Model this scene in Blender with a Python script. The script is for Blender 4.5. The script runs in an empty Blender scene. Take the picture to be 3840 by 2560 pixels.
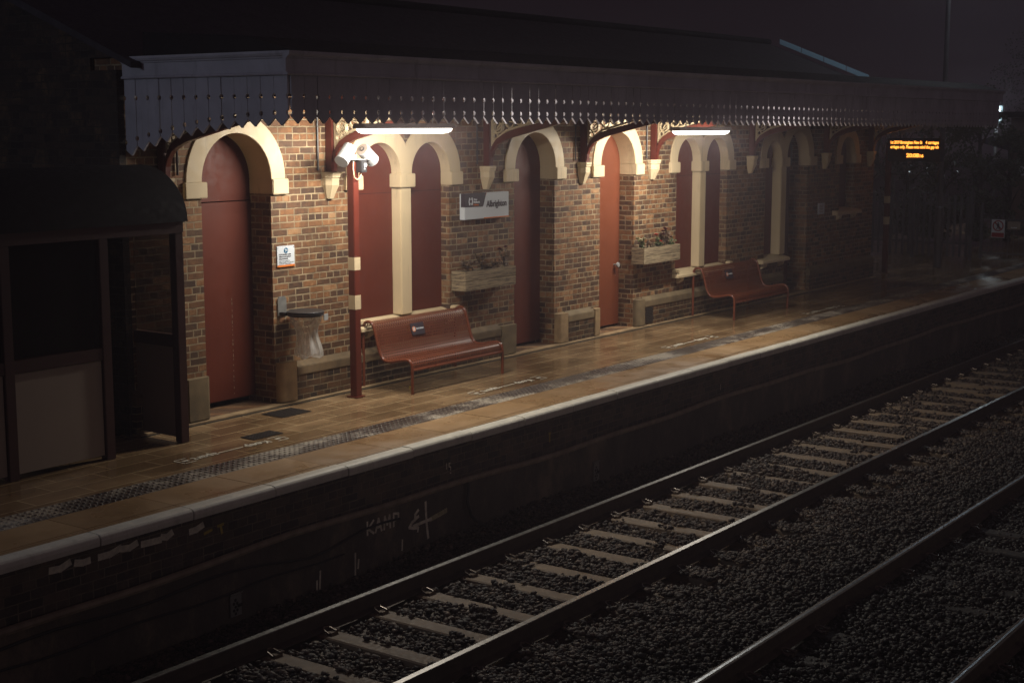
import bpy, math, random
import numpy as np
from mathutils import Vector, Matrix
from mathutils.geometry import tessellate_polygon

random.seed(7)
rng = np.random.default_rng(11)
S = bpy.context.scene
COL = S.collection
PI = math.pi
R = math.radians

# ------------------------------------------------------------------ camera
CAM_Z = 3.085
YAW, PITCH, FPX = R(35.8), R(8.43), 5500.0
cam_d = bpy.data.cameras.new('camera')
cam_d.sensor_width = 36.0
cam_d.lens = FPX / 3840 * 36.0
cam_d.clip_end = 500
cam = bpy.data.objects.new('camera', cam_d)
COL.objects.link(cam)
cam.location = (0, 0, CAM_Z)
cam.rotation_euler = (PI / 2 - PITCH, 0, YAW - PI / 2)
S.camera = cam

# ------------------------------------------------------------------ world (night sky glow)
W = bpy.data.worlds.new('World')
S.world = W
W.use_nodes = True
wn, wl = W.node_tree.nodes, W.node_tree.links
wn.clear()
w_out = wn.new('ShaderNodeOutputWorld')
w_bg = wn.new('ShaderNodeBackground')
w_tc = wn.new('ShaderNodeTexCoord')
w_dot = wn.new('ShaderNodeVectorMath'); w_dot.operation = 'DOT_PRODUCT'
w_dot.inputs[1].default_value = (math.cos(YAW), math.sin(YAW), 0.0)
w_mr = wn.new('ShaderNodeMapRange')
w_mr.inputs['From Min'].default_value = 0.1
w_mr.inputs['From Max'].default_value = 0.9
w_mix = wn.new('ShaderNodeMix'); w_mix.data_type = 'RGBA'
w_mix.inputs[6].default_value = (0.022, 0.0142, 0.0195, 1)     # sky outside the view, brightness added to lift the shadows
w_mix.inputs[7].default_value = (0.0088, 0.0059, 0.0080, 1)  # dark sky over the station
wl.new(w_tc.outputs['Generated'], w_dot.inputs[0])
wl.new(w_dot.outputs['Value'], w_mr.inputs['Value'])
wl.new(w_mr.outputs['Result'], w_mix.inputs[0])
wl.new(w_mix.outputs[2], w_bg.inputs['Color'])
w_bg.inputs['Strength'].default_value = 1.0
wl.new(w_bg.outputs[0], w_out.inputs[0])

S.view_settings.view_transform = 'Standard'
S.view_settings.look = 'None'
S.view_settings.exposure = 0.0
S.view_settings.gamma = 1.0
S.render.engine = 'CYCLES'
S.cycles.use_denoising = True
S.cycles.max_bounces = 8
S.cycles.diffuse_bounces = 1
S.cycles.volume_bounces = 0
S.cycles.sample_clamp_indirect = 4.0
S.cycles.transparent_max_bounces = 12

TUBE_STRENGTH = 5.0
TUBE_WATTS = 142.0
TUBE_COLOR = (1.0, 0.95, 0.85)
HAZE_DENSITY = 0.005

# ------------------------------------------------------------------ node helpers
class NT:
    def __init__(s, name):
        s.m = bpy.data.materials.new(name)
        s.m.use_nodes = True
        s.n = s.m.node_tree.nodes; s.l = s.m.node_tree.links
        s.n.clear()
        s.out = s.n.new('ShaderNodeOutputMaterial')
        s.p = s.n.new('ShaderNodeBsdfPrincipled')
        s.l.new(s.p.outputs[0], s.out.inputs[0])
        s.tc = s.n.new('ShaderNodeTexCoord').outputs['Object']
    def link(s, a, b): s.l.new(a, b)
    def val(s, sock, v):
        if isinstance(v, (int, float)): sock.default_value = v
        elif isinstance(v, tuple): sock.default_value = v if len(v) == len(sock.default_value) else (*v, 1)
        else: s.l.new(v, sock)
    def math(s, op, a, b=0.0):
        n = s.n.new('ShaderNodeMath'); n.operation = op
        s.val(n.inputs[0], a); s.val(n.inputs[1], b)
        return n.outputs[0]
    def noise(s, scale, detail=4, vec=None, rough=0.6, stretch=None):
        n = s.n.new('ShaderNodeTexNoise')
        n.inputs['Scale'].default_value = scale; n.inputs['Detail'].default_value = detail
        n.inputs['Roughness'].default_value = rough
        v = vec if vec is not None else s.tc
        if stretch:
            mp = s.n.new('ShaderNodeMapping'); mp.inputs['Scale'].default_value = stretch
            s.l.new(v, mp.inputs[0]); v = mp.outputs[0]
        s.l.new(v, n.inputs['Vector'])
        return n.outputs['Fac']
    def ramp(s, fac, stops):
        n = s.n.new('ShaderNodeValToRGB'); cr = n.color_ramp
        while len(cr.elements) < len(stops): cr.elements.new(0.5)
        for e, (p, c) in zip(cr.elements, stops):
            e.position = p; e.color = (*c, 1) if not isinstance(c, (int, float)) else (c, c, c, 1)
        s.l.new(fac, n.inputs[0])
        return n.outputs[0]
    def mix(s, fac, a, b, blend='MIX'):
        n = s.n.new('ShaderNodeMix'); n.data_type = 'RGBA'; n.blend_type = blend
        s.val(n.inputs[0], fac); s.val(n.inputs[6], a); s.val(n.inputs[7], b)
        return n.outputs[2]
    def mapr(s, v, a, b, c, d):
        n = s.n.new('ShaderNodeMapRange')
        s.l.new(v, n.inputs[0])
        for i, x in enumerate((a, b, c, d)): n.inputs[i + 1].default_value = x
        return n.outputs[0]
    def bump(s, h, strength=0.3, dist=0.01):
        n = s.n.new('ShaderNodeBump'); n.inputs['Strength'].default_value = strength
        n.inputs['Distance'].default_value = dist
        s.l.new(h, n.inputs['Height']); s.l.new(n.outputs[0], s.p.inputs['Normal'])
    def sep(s, v=None):
        n = s.n.new('ShaderNodeSeparateXYZ'); s.l.new(v if v is not None else s.tc, n.inputs[0]); return n.outputs
    def comb(s, x, y, z=0.0):
        n = s.n.new('ShaderNodeCombineXYZ')
        s.val(n.inputs[0], x); s.val(n.inputs[1], y); s.val(n.inputs[2], z)
        return n.outputs[0]
    def base(s, c): s.val(s.p.inputs['Base Color'], c)
    def rough(s, r): s.val(s.p.inputs['Roughness'], r)

def paint(name, col, rough=0.5, var=0.25, scale=3.0, dirt=None, streak=False, bump=0.05, metal=0.0, spec=0.5):
    t = NT(name)
    f = t.noise(scale, 6)
    lo = tuple(c * (1 - var) for c in col); hi = tuple(min(1, c * (1 + var)) for c in col)
    c = t.ramp(f, [(0.3, lo), (0.7, hi)])
    if dirt:
        d = t.noise(2.2, 8, stretch=(3, 3, 0.35) if streak else None, rough=0.75)
        c = t.mix(t.mapr(d, 0.55, 0.75, 0.0, 0.75), c, dirt)
    t.base(c)
    t.rough(t.mapr(t.noise(scale * 4, 4), 0.3, 0.7, rough * 0.8, min(1, rough * 1.2)))
    t.p.inputs['Metallic'].default_value = metal
    t.p.inputs['Specular IOR Level'].default_value = spec
    if bump: t.bump(t.noise(60, 5), bump, 0.004)
    return t.m

def emit(name, col, strength):
    t = NT(name)
    t.base((0.8, 0.8, 0.8))
    t.p.inputs['Emission Color'].default_value = (*col, 1)
    t.p.inputs['Emission Strength'].default_value = strength
    t.rough(0.4)
    return t.m

def brick_mat(name, stops, mortar, bw=0.225, rh=0.0745, squash=0.5, sqf=3, dirt=0.5, ms=0.006, wet=0.75, swap=False):
    t = NT(name)
    o = t.sep()
    u = t.math('ADD', o[0], o[1])
    wob = t.noise(9, 3); wob2 = t.noise(8, 3, stretch=(1, 1, 1.7))
    u = t.math('ADD', u, t.math('MULTIPLY', t.math('SUBTRACT', wob, 0.5), 0.022))
    v = t.math('ADD', o[2], t.math('MULTIPLY', t.math('SUBTRACT', wob2, 0.5), 0.016))
    b = t.n.new('ShaderNodeTexBrick')
    b.offset = 0.5; b.offset_frequency = 2; b.squash = squash; b.squash_frequency = sqf
    t.link(t.comb(u, v), b.inputs['Vector'])
    b.inputs['Color1'].default_value = (0, 0, 0, 1); b.inputs['Color2'].default_value = (1, 1, 1, 1)
    b.inputs['Mortar'].default_value = (0.5, 0.5, 0.5, 1)
    b.inputs['Scale'].default_value = 1.0; b.inputs['Mortar Size'].default_value = ms
    b.inputs['Mortar Smooth'].default_value = 0.25
    b.inputs['Brick Width'].default_value = bw; b.inputs['Row Height'].default_value = rh
    g = t.math('ADD', b.outputs['Color'], t.math('MULTIPLY', t.math('SUBTRACT', t.noise(11, 6), 0.5), 1.2))
    col = t.ramp(g, stops)
    big = t.noise(1.3, 6, rough=0.7)
    col = t.mix(t.mapr(big, 0.35, 0.65, dirt, 0.0), col, t.mix(1.0, col, (0.48, 0.40, 0.34), 'MULTIPLY'))
    pale = t.noise(3.1, 7, rough=0.75)
    col = t.mix(t.mapr(pale, 0.52, 0.72, 0.0, 0.5), col, (0.29, 0.165, 0.075))
    soot = t.noise(1.6, 7, stretch=(1.6, 1.6, 0.4), rough=0.7)
    col = t.mix(t.mapr(soot, 0.5, 0.68, 0.0, 0.5), col, (0.05, 0.03, 0.018))
    mcol = t.mix(t.mapr(t.noise(5, 5), 0.35, 0.65, 0, 1), mortar, tuple(c * 0.4 for c in mortar))
    col = t.mix(b.outputs['Fac'], col, mcol)
    t.base(col); t.rough(wet)
    h = t.math('ADD', t.math('MULTIPLY', t.math('SUBTRACT', 1.0, b.outputs['Fac']), 0.8), t.math('MULTIPLY', t.noise(70, 6), 0.45))
    h = t.math('ADD', h, t.math('MULTIPLY', t.math('MULTIPLY', b.outputs['Color'], t.math('SUBTRACT', 1.0, b.outputs['Fac'])), 0.35))
    t.bump(h, 0.8, 0.012)
    return t.m

M = {}
M['brick'] = brick_mat('station_brick', [(0.02, (0.075, 0.038, 0.020)), (0.35, (0.135, 0.063, 0.028)), (0.6, (0.215, 0.095, 0.037)), (0.85, (0.30, 0.135, 0.05)), (1.0, (0.40, 0.225, 0.105))], (0.44, 0.325, 0.19), ms=0.0085)
M['shaded_brick'] = brick_mat('shaded_brick', [(0.1, (0.012, 0.008, 0.007)), (0.5, (0.025, 0.015, 0.011)), (0.9, (0.05, 0.03, 0.02))], (0.05, 0.04, 0.03))  # station brick darkened in colour for walls in shade
M['dark_brick'] = brick_mat('plinth_brick', [(0.1, (0.035, 0.024, 0.017)), (0.5, (0.075, 0.042, 0.023)), (0.9, (0.15, 0.075, 0.033))], (0.34, 0.25, 0.14), wet=0.6)
M['blue_brick'] = brick_mat('engineering_brick', [(0.1, (0.045, 0.034, 0.03)), (0.5, (0.085, 0.062, 0.05)), (0.9, (0.15, 0.105, 0.075))], (0.26, 0.2, 0.14), wet=0.65)
M['stone'] = paint('pale_stone_paint', (0.70, 0.545, 0.335), 0.6, 0.06, 2, dirt=(0.36, 0.26, 0.14), streak=True, bump=0.12)
M['rough_stone'] = paint('worn_stone', (0.36, 0.245, 0.13), 0.75, 0.3, 6, dirt=(0.08, 0.06, 0.045), bump=0.4)
M['band_stone'] = paint('sooty_band_stone', (0.17, 0.115, 0.06), 0.8, 0.4, 6, dirt=(0.045, 0.034, 0.022), bump=0.5)
M['mossy_stone'] = paint('mossy_stone', (0.18, 0.13, 0.07), 0.8, 0.35, 5, dirt=(0.06, 0.055, 0.04), bump=0.5)
M['maroon'] = paint('maroon_board_paint', (0.115, 0.023, 0.011), 0.6, 0.1, 2.5, dirt=(0.075, 0.017, 0.01), streak=True, bump=0.05, spec=0.3)
M['lit_maroon'] = paint('lit_maroon_paint', (0.185, 0.05, 0.02), 0.55, 0.08, 2.5, bump=0.05, spec=0.3)  # door maroon lightened in colour to stand for strong lamp light
M['maroon_steel'] = paint('maroon_post_paint', (0.115, 0.021, 0.011), 0.38, 0.12, 3, bump=0.03)
M['bench_tube'] = paint('maroon_tube_paint', (0.16, 0.042, 0.018), 0.3, 0.1, 3, bump=0.02)
M['cream'] = paint('cream_paint', (0.64, 0.50, 0.31), 0.5, 0.05, 3, bump=0.03)
M['canopy_grey'] = paint('canopy_grey_paint', (0.56, 0.53, 0.575), 0.6, 0.14, 3, dirt=(0.28, 0.26, 0.28), streak=True, bump=0.06)
M['canopy_cream'] = paint('canopy_ceiling_paint', (0.22, 0.19, 0.15), 0.6, 0.1, 3, bump=0.04)
M['slate'] = paint('slate', (0.04, 0.033, 0.04), 0.8, 0.3, 6, bump=0.2)
M['lead'] = paint('dark_lead', (0.016, 0.014, 0.016), 0.8, 0.2, 5, bump=0.1, spec=0.2)
M['coping'] = paint('coping_concrete', (0.70, 0.66, 0.56), 0.5, 0.12, 6, dirt=(0.34, 0.29, 0.22), streak=True, bump=0.3)
M['white_metal'] = paint('white_enamel', (0.34, 0.34, 0.335), 0.35, 0.05, 3, bump=0.0)
M['sign_white'] = paint('sign_white', (0.68, 0.71, 0.74), 0.45, 0.02, 3, bump=0.0)
M['sign_dark'] = paint('sign_charcoal', (0.045, 0.035, 0.045), 0.45, 0.05, 3, bump=0.0)
M['orange'] = paint('sign_orange', (0.75, 0.20, 0.03), 0.45, 0.03, 3, bump=0.0)
M['sign_blue'] = paint('sign_blue', (0.006, 0.12, 0.24), 0.45, 0.03, 3, bump=0.0)
M['sign_red'] = paint('sign_red', (0.35, 0.02, 0.02), 0.45, 0.03, 3, bump=0.0)
M['black'] = paint('black_plastic', (0.022, 0.02, 0.021), 0.4, 0.1, 3, bump=0.02)
M['black_rubber'] = paint('black_cable', (0.02, 0.019, 0.018), 0.55, 0.2, 6, bump=0.05)
M['galv'] = paint('galvanised_steel', (0.35, 0.34, 0.32), 0.42, 0.2, 12, metal=0.6, bump=0.05)
M['dark_steel'] = paint('dark_grey_steel', (0.10, 0.095, 0.10), 0.5, 0.2, 8, bump=0.05)
M['iron'] = paint('cast_iron', (0.055, 0.047, 0.042), 0.45, 0.25, 20, bump=0.15)
M['pipe'] = paint('dusty_conduit', (0.30, 0.23, 0.16), 0.7, 0.3, 9, bump=0.2)
M['sleeper'] = paint('concrete_sleeper', (0.20, 0.138, 0.085), 0.65, 0.22, 7, dirt=(0.09, 0.065, 0.045), bump=0.3)
M['shaded_sleeper'] = paint('shaded_sleeper', (0.03, 0.024, 0.02), 0.7, 0.3, 7, bump=0.3)  # sleeper colour darkened for the unlit outer track
M['clip'] = paint('rail_clip_steel', (0.16, 0.12, 0.09), 0.35, 0.3, 20, metal=0.5, bump=0.1)
M['rail_rust'] = paint('rusty_rail', (0.07, 0.048, 0.035), 0.6, 0.3, 12, bump=0.15)
M['rail_top'] = paint('polished_rail', (0.33, 0.32, 0.30), 0.36, 0.1, 6, metal=1.0, bump=0.03)
M['rail_dull'] = paint('dull_rail', (0.22, 0.24, 0.26), 0.34, 0.1, 6, metal=1.0, bump=0.03)
M['wood'] = paint('weathered_wood', (0.46, 0.385, 0.265), 0.7, 0.15, 4, dirt=(0.12, 0.09, 0.06), bump=0.2)
M['soil'] = paint('soil', (0.03, 0.022, 0.016), 0.9, 0.3, 20, bump=0.5)
M['leaf'] = paint('dull_green_leaf', (0.10, 0.12, 0.045), 0.5, 0.4, 9, bump=0.0)
M['dry_leaf'] = paint('dry_brown_leaf', (0.12, 0.07, 0.035), 0.6, 0.4, 9, bump=0.0)
M['ivy'] = paint('ivy_leaf', (0.075, 0.09, 0.045), 0.38, 0.4, 4, bump=0.0)
M['bark'] = paint('bark', (0.05, 0.04, 0.03), 0.85, 0.3, 9, bump=0.4)
M['rose'] = paint('coral_petal', (0.75, 0.11, 0.07), 0.5, 0.15, 20, bump=0.0)
M['dark_rose'] = paint('plum_petal', (0.17, 0.02, 0.035), 0.5, 0.2, 20, bump=0.0)
M['pale_bloom'] = paint('pale_petal', (0.55, 0.5, 0.33), 0.5, 0.2, 20, bump=0.0)
M['white_paint'] = paint('road_white', (0.62, 0.58, 0.48), 0.6, 0.15, 12, bump=0.05)
M['graffiti'] = paint('faded_white_spray', (0.78, 0.68, 0.54), 0.7, 0.35, 14, bump=0.05)
M['moss_spray'] = paint('faded_olive_spray', (0.5, 0.44, 0.26), 0.7, 0.35, 14, bump=0.05)
M['yellow'] = paint('faded_yellow_paint', (0.5, 0.36, 0.06), 0.6, 0.2, 14, bump=0.05)
M['timber_hut'] = paint('brown_cladding', (0.16, 0.10, 0.075), 0.7, 0.2, 4, bump=0.1)
M['panel_grey'] = paint('shelter_panel', (0.32, 0.255, 0.205), 0.55, 0.06, 2, bump=0.03)
M['panel_dark'] = paint('shelter_gable_panel', (0.05, 0.035, 0.033), 0.6, 0.1, 2, bump=0.03)
M['shelter_frame'] = paint('dark_maroon_frame', (0.05, 0.013, 0.011), 0.45, 0.1, 3, bump=0.02)
M['ground'] = paint('dark_earth', (0.05, 0.042, 0.034), 0.9, 0.4, 3, bump=0.5)
M['tube'] = emit('tube_diffuser_light', TUBE_COLOR, TUBE_STRENGTH)
M['led'] = emit('amber_led', (1.0, 0.33, 0.04), 3.2)
M['lamp_lens'] = emit('street_lamp_lens', (0.45, 0.72, 0.80), 0.9)
M['small_led'] = emit('indicator_light', (0.8, 0.9, 1.0), 2.0)

def glass_mat():
    t = NT('dirty_shelter_glazing')
    t.base((0.05, 0.045, 0.045)); t.rough(0.15)
    tr = t.n.new('ShaderNodeBsdfTransparent'); tr.inputs[0].default_value = (0.45, 0.42, 0.42, 1)
    mx = t.n.new('ShaderNodeMixShader'); mx.inputs[0].default_value = 0.25
    t.link(tr.outputs[0], mx.inputs[1]); t.link(t.p.outputs[0], mx.inputs[2]); t.link(mx.outputs[0], t.out.inputs[0])
    return t.m
M['glass'] = glass_mat()

def bag_mat():
    t = NT('clear_plastic_bag')
    t.base((0.75, 0.72, 0.68)); t.rough(0.22)
    tr = t.n.new('ShaderNodeBsdfTransparent'); tr.inputs[0].default_value = (0.93, 0.92, 0.9, 1)
    tl = t.n.new('ShaderNodeBsdfTranslucent'); tl.inputs[0].default_value = (0.8, 0.78, 0.74, 1)
    m1 = t.n.new('ShaderNodeMixShader'); m1.inputs[0].default_value = 0.45
    t.link(t.p.outputs[0], m1.inputs[1]); t.link(tl.outputs[0], m1.inputs[2])
    lw = t.n.new('ShaderNodeLayerWeight'); lw.inputs[0].default_value = 0.35
    f = t.math('ADD', t.math('MULTIPLY', lw.outputs['Facing'], 0.55), t.mapr(t.noise(9, 5, stretch=(1, 1, 0.4)), 0.37, 0.7, 0.12, 0.68))
    mx = t.n.new('ShaderNodeMixShader'); t.link(f, mx.inputs[0])
    t.link(tr.outputs[0], mx.inputs[1]); t.link(m1.outputs[0], mx.inputs[2]); t.link(mx.outputs[0], t.out.inputs[0])
    t.bump(t.noise(16, 4, stretch=(1, 1, 0.3)), 0.7, 0.02)
    return t.m
M['bag'] = bag_mat()

def verge_mat():
    t = NT('translucent_verge_panel')
    t.base((0.30, 0.36, 0.40)); t.rough(0.5)
    tl = t.n.new('ShaderNodeBsdfTranslucent'); tl.inputs[0].default_value = (0.72, 0.90, 1.0, 1)
    mx = t.n.new('ShaderNodeMixShader'); mx.inputs[0].default_value = 0.88
    t.link(t.p.outputs[0], mx.inputs[1]); t.link(tl.outputs[0], mx.inputs[2]); t.link(mx.outputs[0], t.out.inputs[0])
    return t.m
M['verge'] = verge_mat()

def perf_mat():
    t = NT('perforated_maroon_sheet')
    o = t.sep()
    c = t.ramp(t.noise(3, 5), [(0.3, (0.135, 0.034, 0.014)), (0.7, (0.185, 0.05, 0.02))])
    t.base(c); t.rough(0.4)
    uv = t.n.new('ShaderNodeUVMap').outputs[0]
    s = t.sep(uv)
    pitch = 0.042
    a = t.math('DIVIDE', s[0], pitch); b = t.math('DIVIDE', s[1], pitch * 0.8)
    row = t.math('FLOOR', b)
    a = t.math('ADD', a, t.math('MULTIPLY', t.math('MODULO', row, 2.0), 0.5))
    fa = t.math('SUBTRACT', t.math('FRACT', a), 0.5); fb = t.math('MULTIPLY', t.math('SUBTRACT', t.math('FRACT', b), 0.5), 0.8)
    d = t.math('SQRT', t.math('ADD', t.math('MULTIPLY', fa, fa), t.math('MULTIPLY', fb, fb)))
    hole = t.math('LESS_THAN', d, 0.27)
    tr = t.n.new('ShaderNodeBsdfTransparent')
    mx = t.n.new('ShaderNodeMixShader'); t.link(hole, mx.inputs[0])
    t.link(t.p.outputs[0], mx.inputs[1]); t.link(tr.outputs[0], mx.inputs[2]); t.link(mx.outputs[0], t.out.inputs[0])
    return t.m
M['perf'] = perf_mat()

def paving_mat():
    t = NT('wet_paving_slabs')
    b = t.n.new('ShaderNodeTexBrick'); b.offset = 0.37; b.offset_frequency = 2
    b.squash = 1.0
    o = t.sep()
    wob = t.math('MULTIPLY', t.math('SUBTRACT', t.noise(3, 3), 0.5), 0.012)
    t.link(t.comb(o[0], t.math('ADD', o[1], wob)), b.inputs['Vector'])
    b.inputs['Color1'].default_value = (0, 0, 0, 1); b.inputs['Color2'].default_value = (1, 1, 1, 1)
    b.inputs['Mortar'].default_value = (0.5, 0.5, 0.5, 1)
    b.inputs['Scale'].default_value = 1.0; b.inputs['Mortar Size'].default_value = 0.0075
    b.inputs['Brick Width'].default_value = 0.6; b.inputs['Row Height'].default_value = 0.27
    g = t.math('ADD', t.math('MULTIPLY', b.outputs['Color'], 0.22), t.math('MULTIPLY', t.noise(2.0, 7, rough=0.7), 0.75))
    col = t.ramp(g, [(0.1, (0.17, 0.105, 0.053)), (0.5, (0.31, 0.195, 0.1)), (0.95, (0.46, 0.315, 0.175))])
    col = t.mix(t.math('MULTIPLY', b.outputs['Fac'], 0.8), col, (0.62, 0.47, 0.27))  # joints lightened in colour for the light they catch
    wet = t.noise(0.9, 5, rough=0.6, stretch=(0.7, 1.5, 1))
    wf = t.mapr(wet, 0.40, 0.6, 0.0, 1.0)
    col = t.mix(wf, col, t.mix(1.0, col, (0.55, 0.52, 0.5), 'MULTIPLY'))
    t.base(col)
    t.rough(t.math('ADD', t.mapr(wf, 0, 1, 0.2, 0.06), t.math('MULTIPLY', t.noise(30, 4), 0.08)))
    t.p.inputs['Specular IOR Level'].default_value = 0.6
    h = t.math('ADD', t.math('MULTIPLY', b.outputs['Fac'], -0.6), t.math('MULTIPLY', t.noise(55, 5), 0.3))
    h = t.math('ADD', h, t.math('MULTIPLY', b.outputs['Color'], 0.5))
    t.bump(h, 0.16, 0.005)
    return t.m
M['paving'] = paving_mat()

def slab_mat():
    t = NT('tan_edge_slabs')
    n1 = t.noise(1.7, 7, rough=0.7)
    ri = t.n.new('ShaderNodeNewGeometry').outputs['Random Per Island']
    g = t.math('ADD', t.math('MULTIPLY', n1, 0.7), t.math('MULTIPLY', ri, 0.3))
    col = t.ramp(g, [(0.2, (0.25, 0.148, 0.068)), (0.55, (0.39, 0.24, 0.115)), (0.85, (0.54, 0.37, 0.21))])
    t.base(col)
    t.rough(t.mapr(t.noise(1.3, 5), 0.4, 0.62, 0.5, 0.2))
    t.bump(t.noise(90, 5), 0.2, 0.004)
    return t.m
M['slab'] = slab_mat()

def tactile_mat():
    t = NT('tactile_paving')
    n1 = t.noise(1.1, 6, rough=0.75, stretch=(1, 1.6, 1))
    o = t.sep()
    col = t.ramp(n1, [(0.42, (0.05, 0.035, 0.032)), (0.5, (0.12, 0.092, 0.075)), (0.58, (0.46, 0.40, 0.32))])
    n2 = t.noise(60, 3)
    col = t.mix(t.mapr(n2, 0.35, 0.65, 0.0, 0.5), col, t.mix(1.0, col, (0.5, 0.48, 0.46), 'MULTIPLY'))
    # worn tops of the blisters
    top = t.mapr(o[2], 0.0035, 0.006, 0.0, 0.55)
    col = t.mix(top, col, (0.36, 0.29, 0.2))
    t.base(col); t.rough(t.mapr(n1, 0.4, 0.6, 0.3, 0.6))
    t.bump(n2, 0.3, 0.004)
    return t.m
M['tactile'] = tactile_mat()

def stone_mat():
    t = NT('ballast_stone')
    ri = t.n.new('ShaderNodeNewGeometry').outputs['Random Per Island']
    col = t.ramp(ri, [(0.0, (0.022, 0.015, 0.012)), (0.45, (0.05, 0.032, 0.023)), (0.8, (0.09, 0.058, 0.039)), (0.975, (0.14, 0.095, 0.065)), (1.0, (0.25, 0.2, 0.15))])
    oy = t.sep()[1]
    outer_shade = t.math('ADD', oy, t.math('MULTIPLY', t.math('SUBTRACT', t.noise(0.9, 5), 0.5), 1.2))
    col = t.mix(t.mapr(outer_shade, 4.9, 6.5, 0.85, 0.0), col, (0.010, 0.0085, 0.0085))  # shade over the outer track put into the stone colour
    t.base(col); t.rough(0.62)
    t.bump(t.noise(70, 4), 0.4, 0.006)
    return t.m
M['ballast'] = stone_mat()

def lower_wall_mat():
    t = NT('stained_render')
    n = t.noise(1.6, 8, rough=0.75, stretch=(1, 1, 0.6))
    col = t.ramp(n, [(0.3, (0.045, 0.035, 0.03)), (0.52, (0.10, 0.077, 0.06)), (0.68, (0.24, 0.18, 0.12))])
    d = t.noise(3, 7, rough=0.75, stretch=(2.5, 2.5, 0.5))
    col = t.mix(t.mapr(d, 0.6, 0.75, 0, 0.7), col, (0.32, 0.25, 0.16))
    t.base(col); t.rough(0.7)
    t.bump(t.noise(14, 8), 0.6, 0.02)
    return t.m
M['render_wall'] = lower_wall_mat()

def plank_mat():
    t = NT('weathered_planter_boards')
    n = t.noise(2.5, 8, rough=0.75, stretch=(1.0, 1.0, 22))
    col = t.ramp(n, [(0.35, (0.13, 0.09, 0.05)), (0.5, (0.33, 0.25, 0.15)), (0.72, (0.48, 0.375, 0.235))])
    m = t.noise(4, 8, rough=0.8, stretch=(0.5, 1, 9))
    col = t.mix(t.mapr(m, 0.49, 0.58, 0, 0.9), col, (0.07, 0.05, 0.03))
    t.base(col); t.rough(0.75); t.bump(m, 0.4, 0.006)
    return t.m
M['plank'] = plank_mat()

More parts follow.
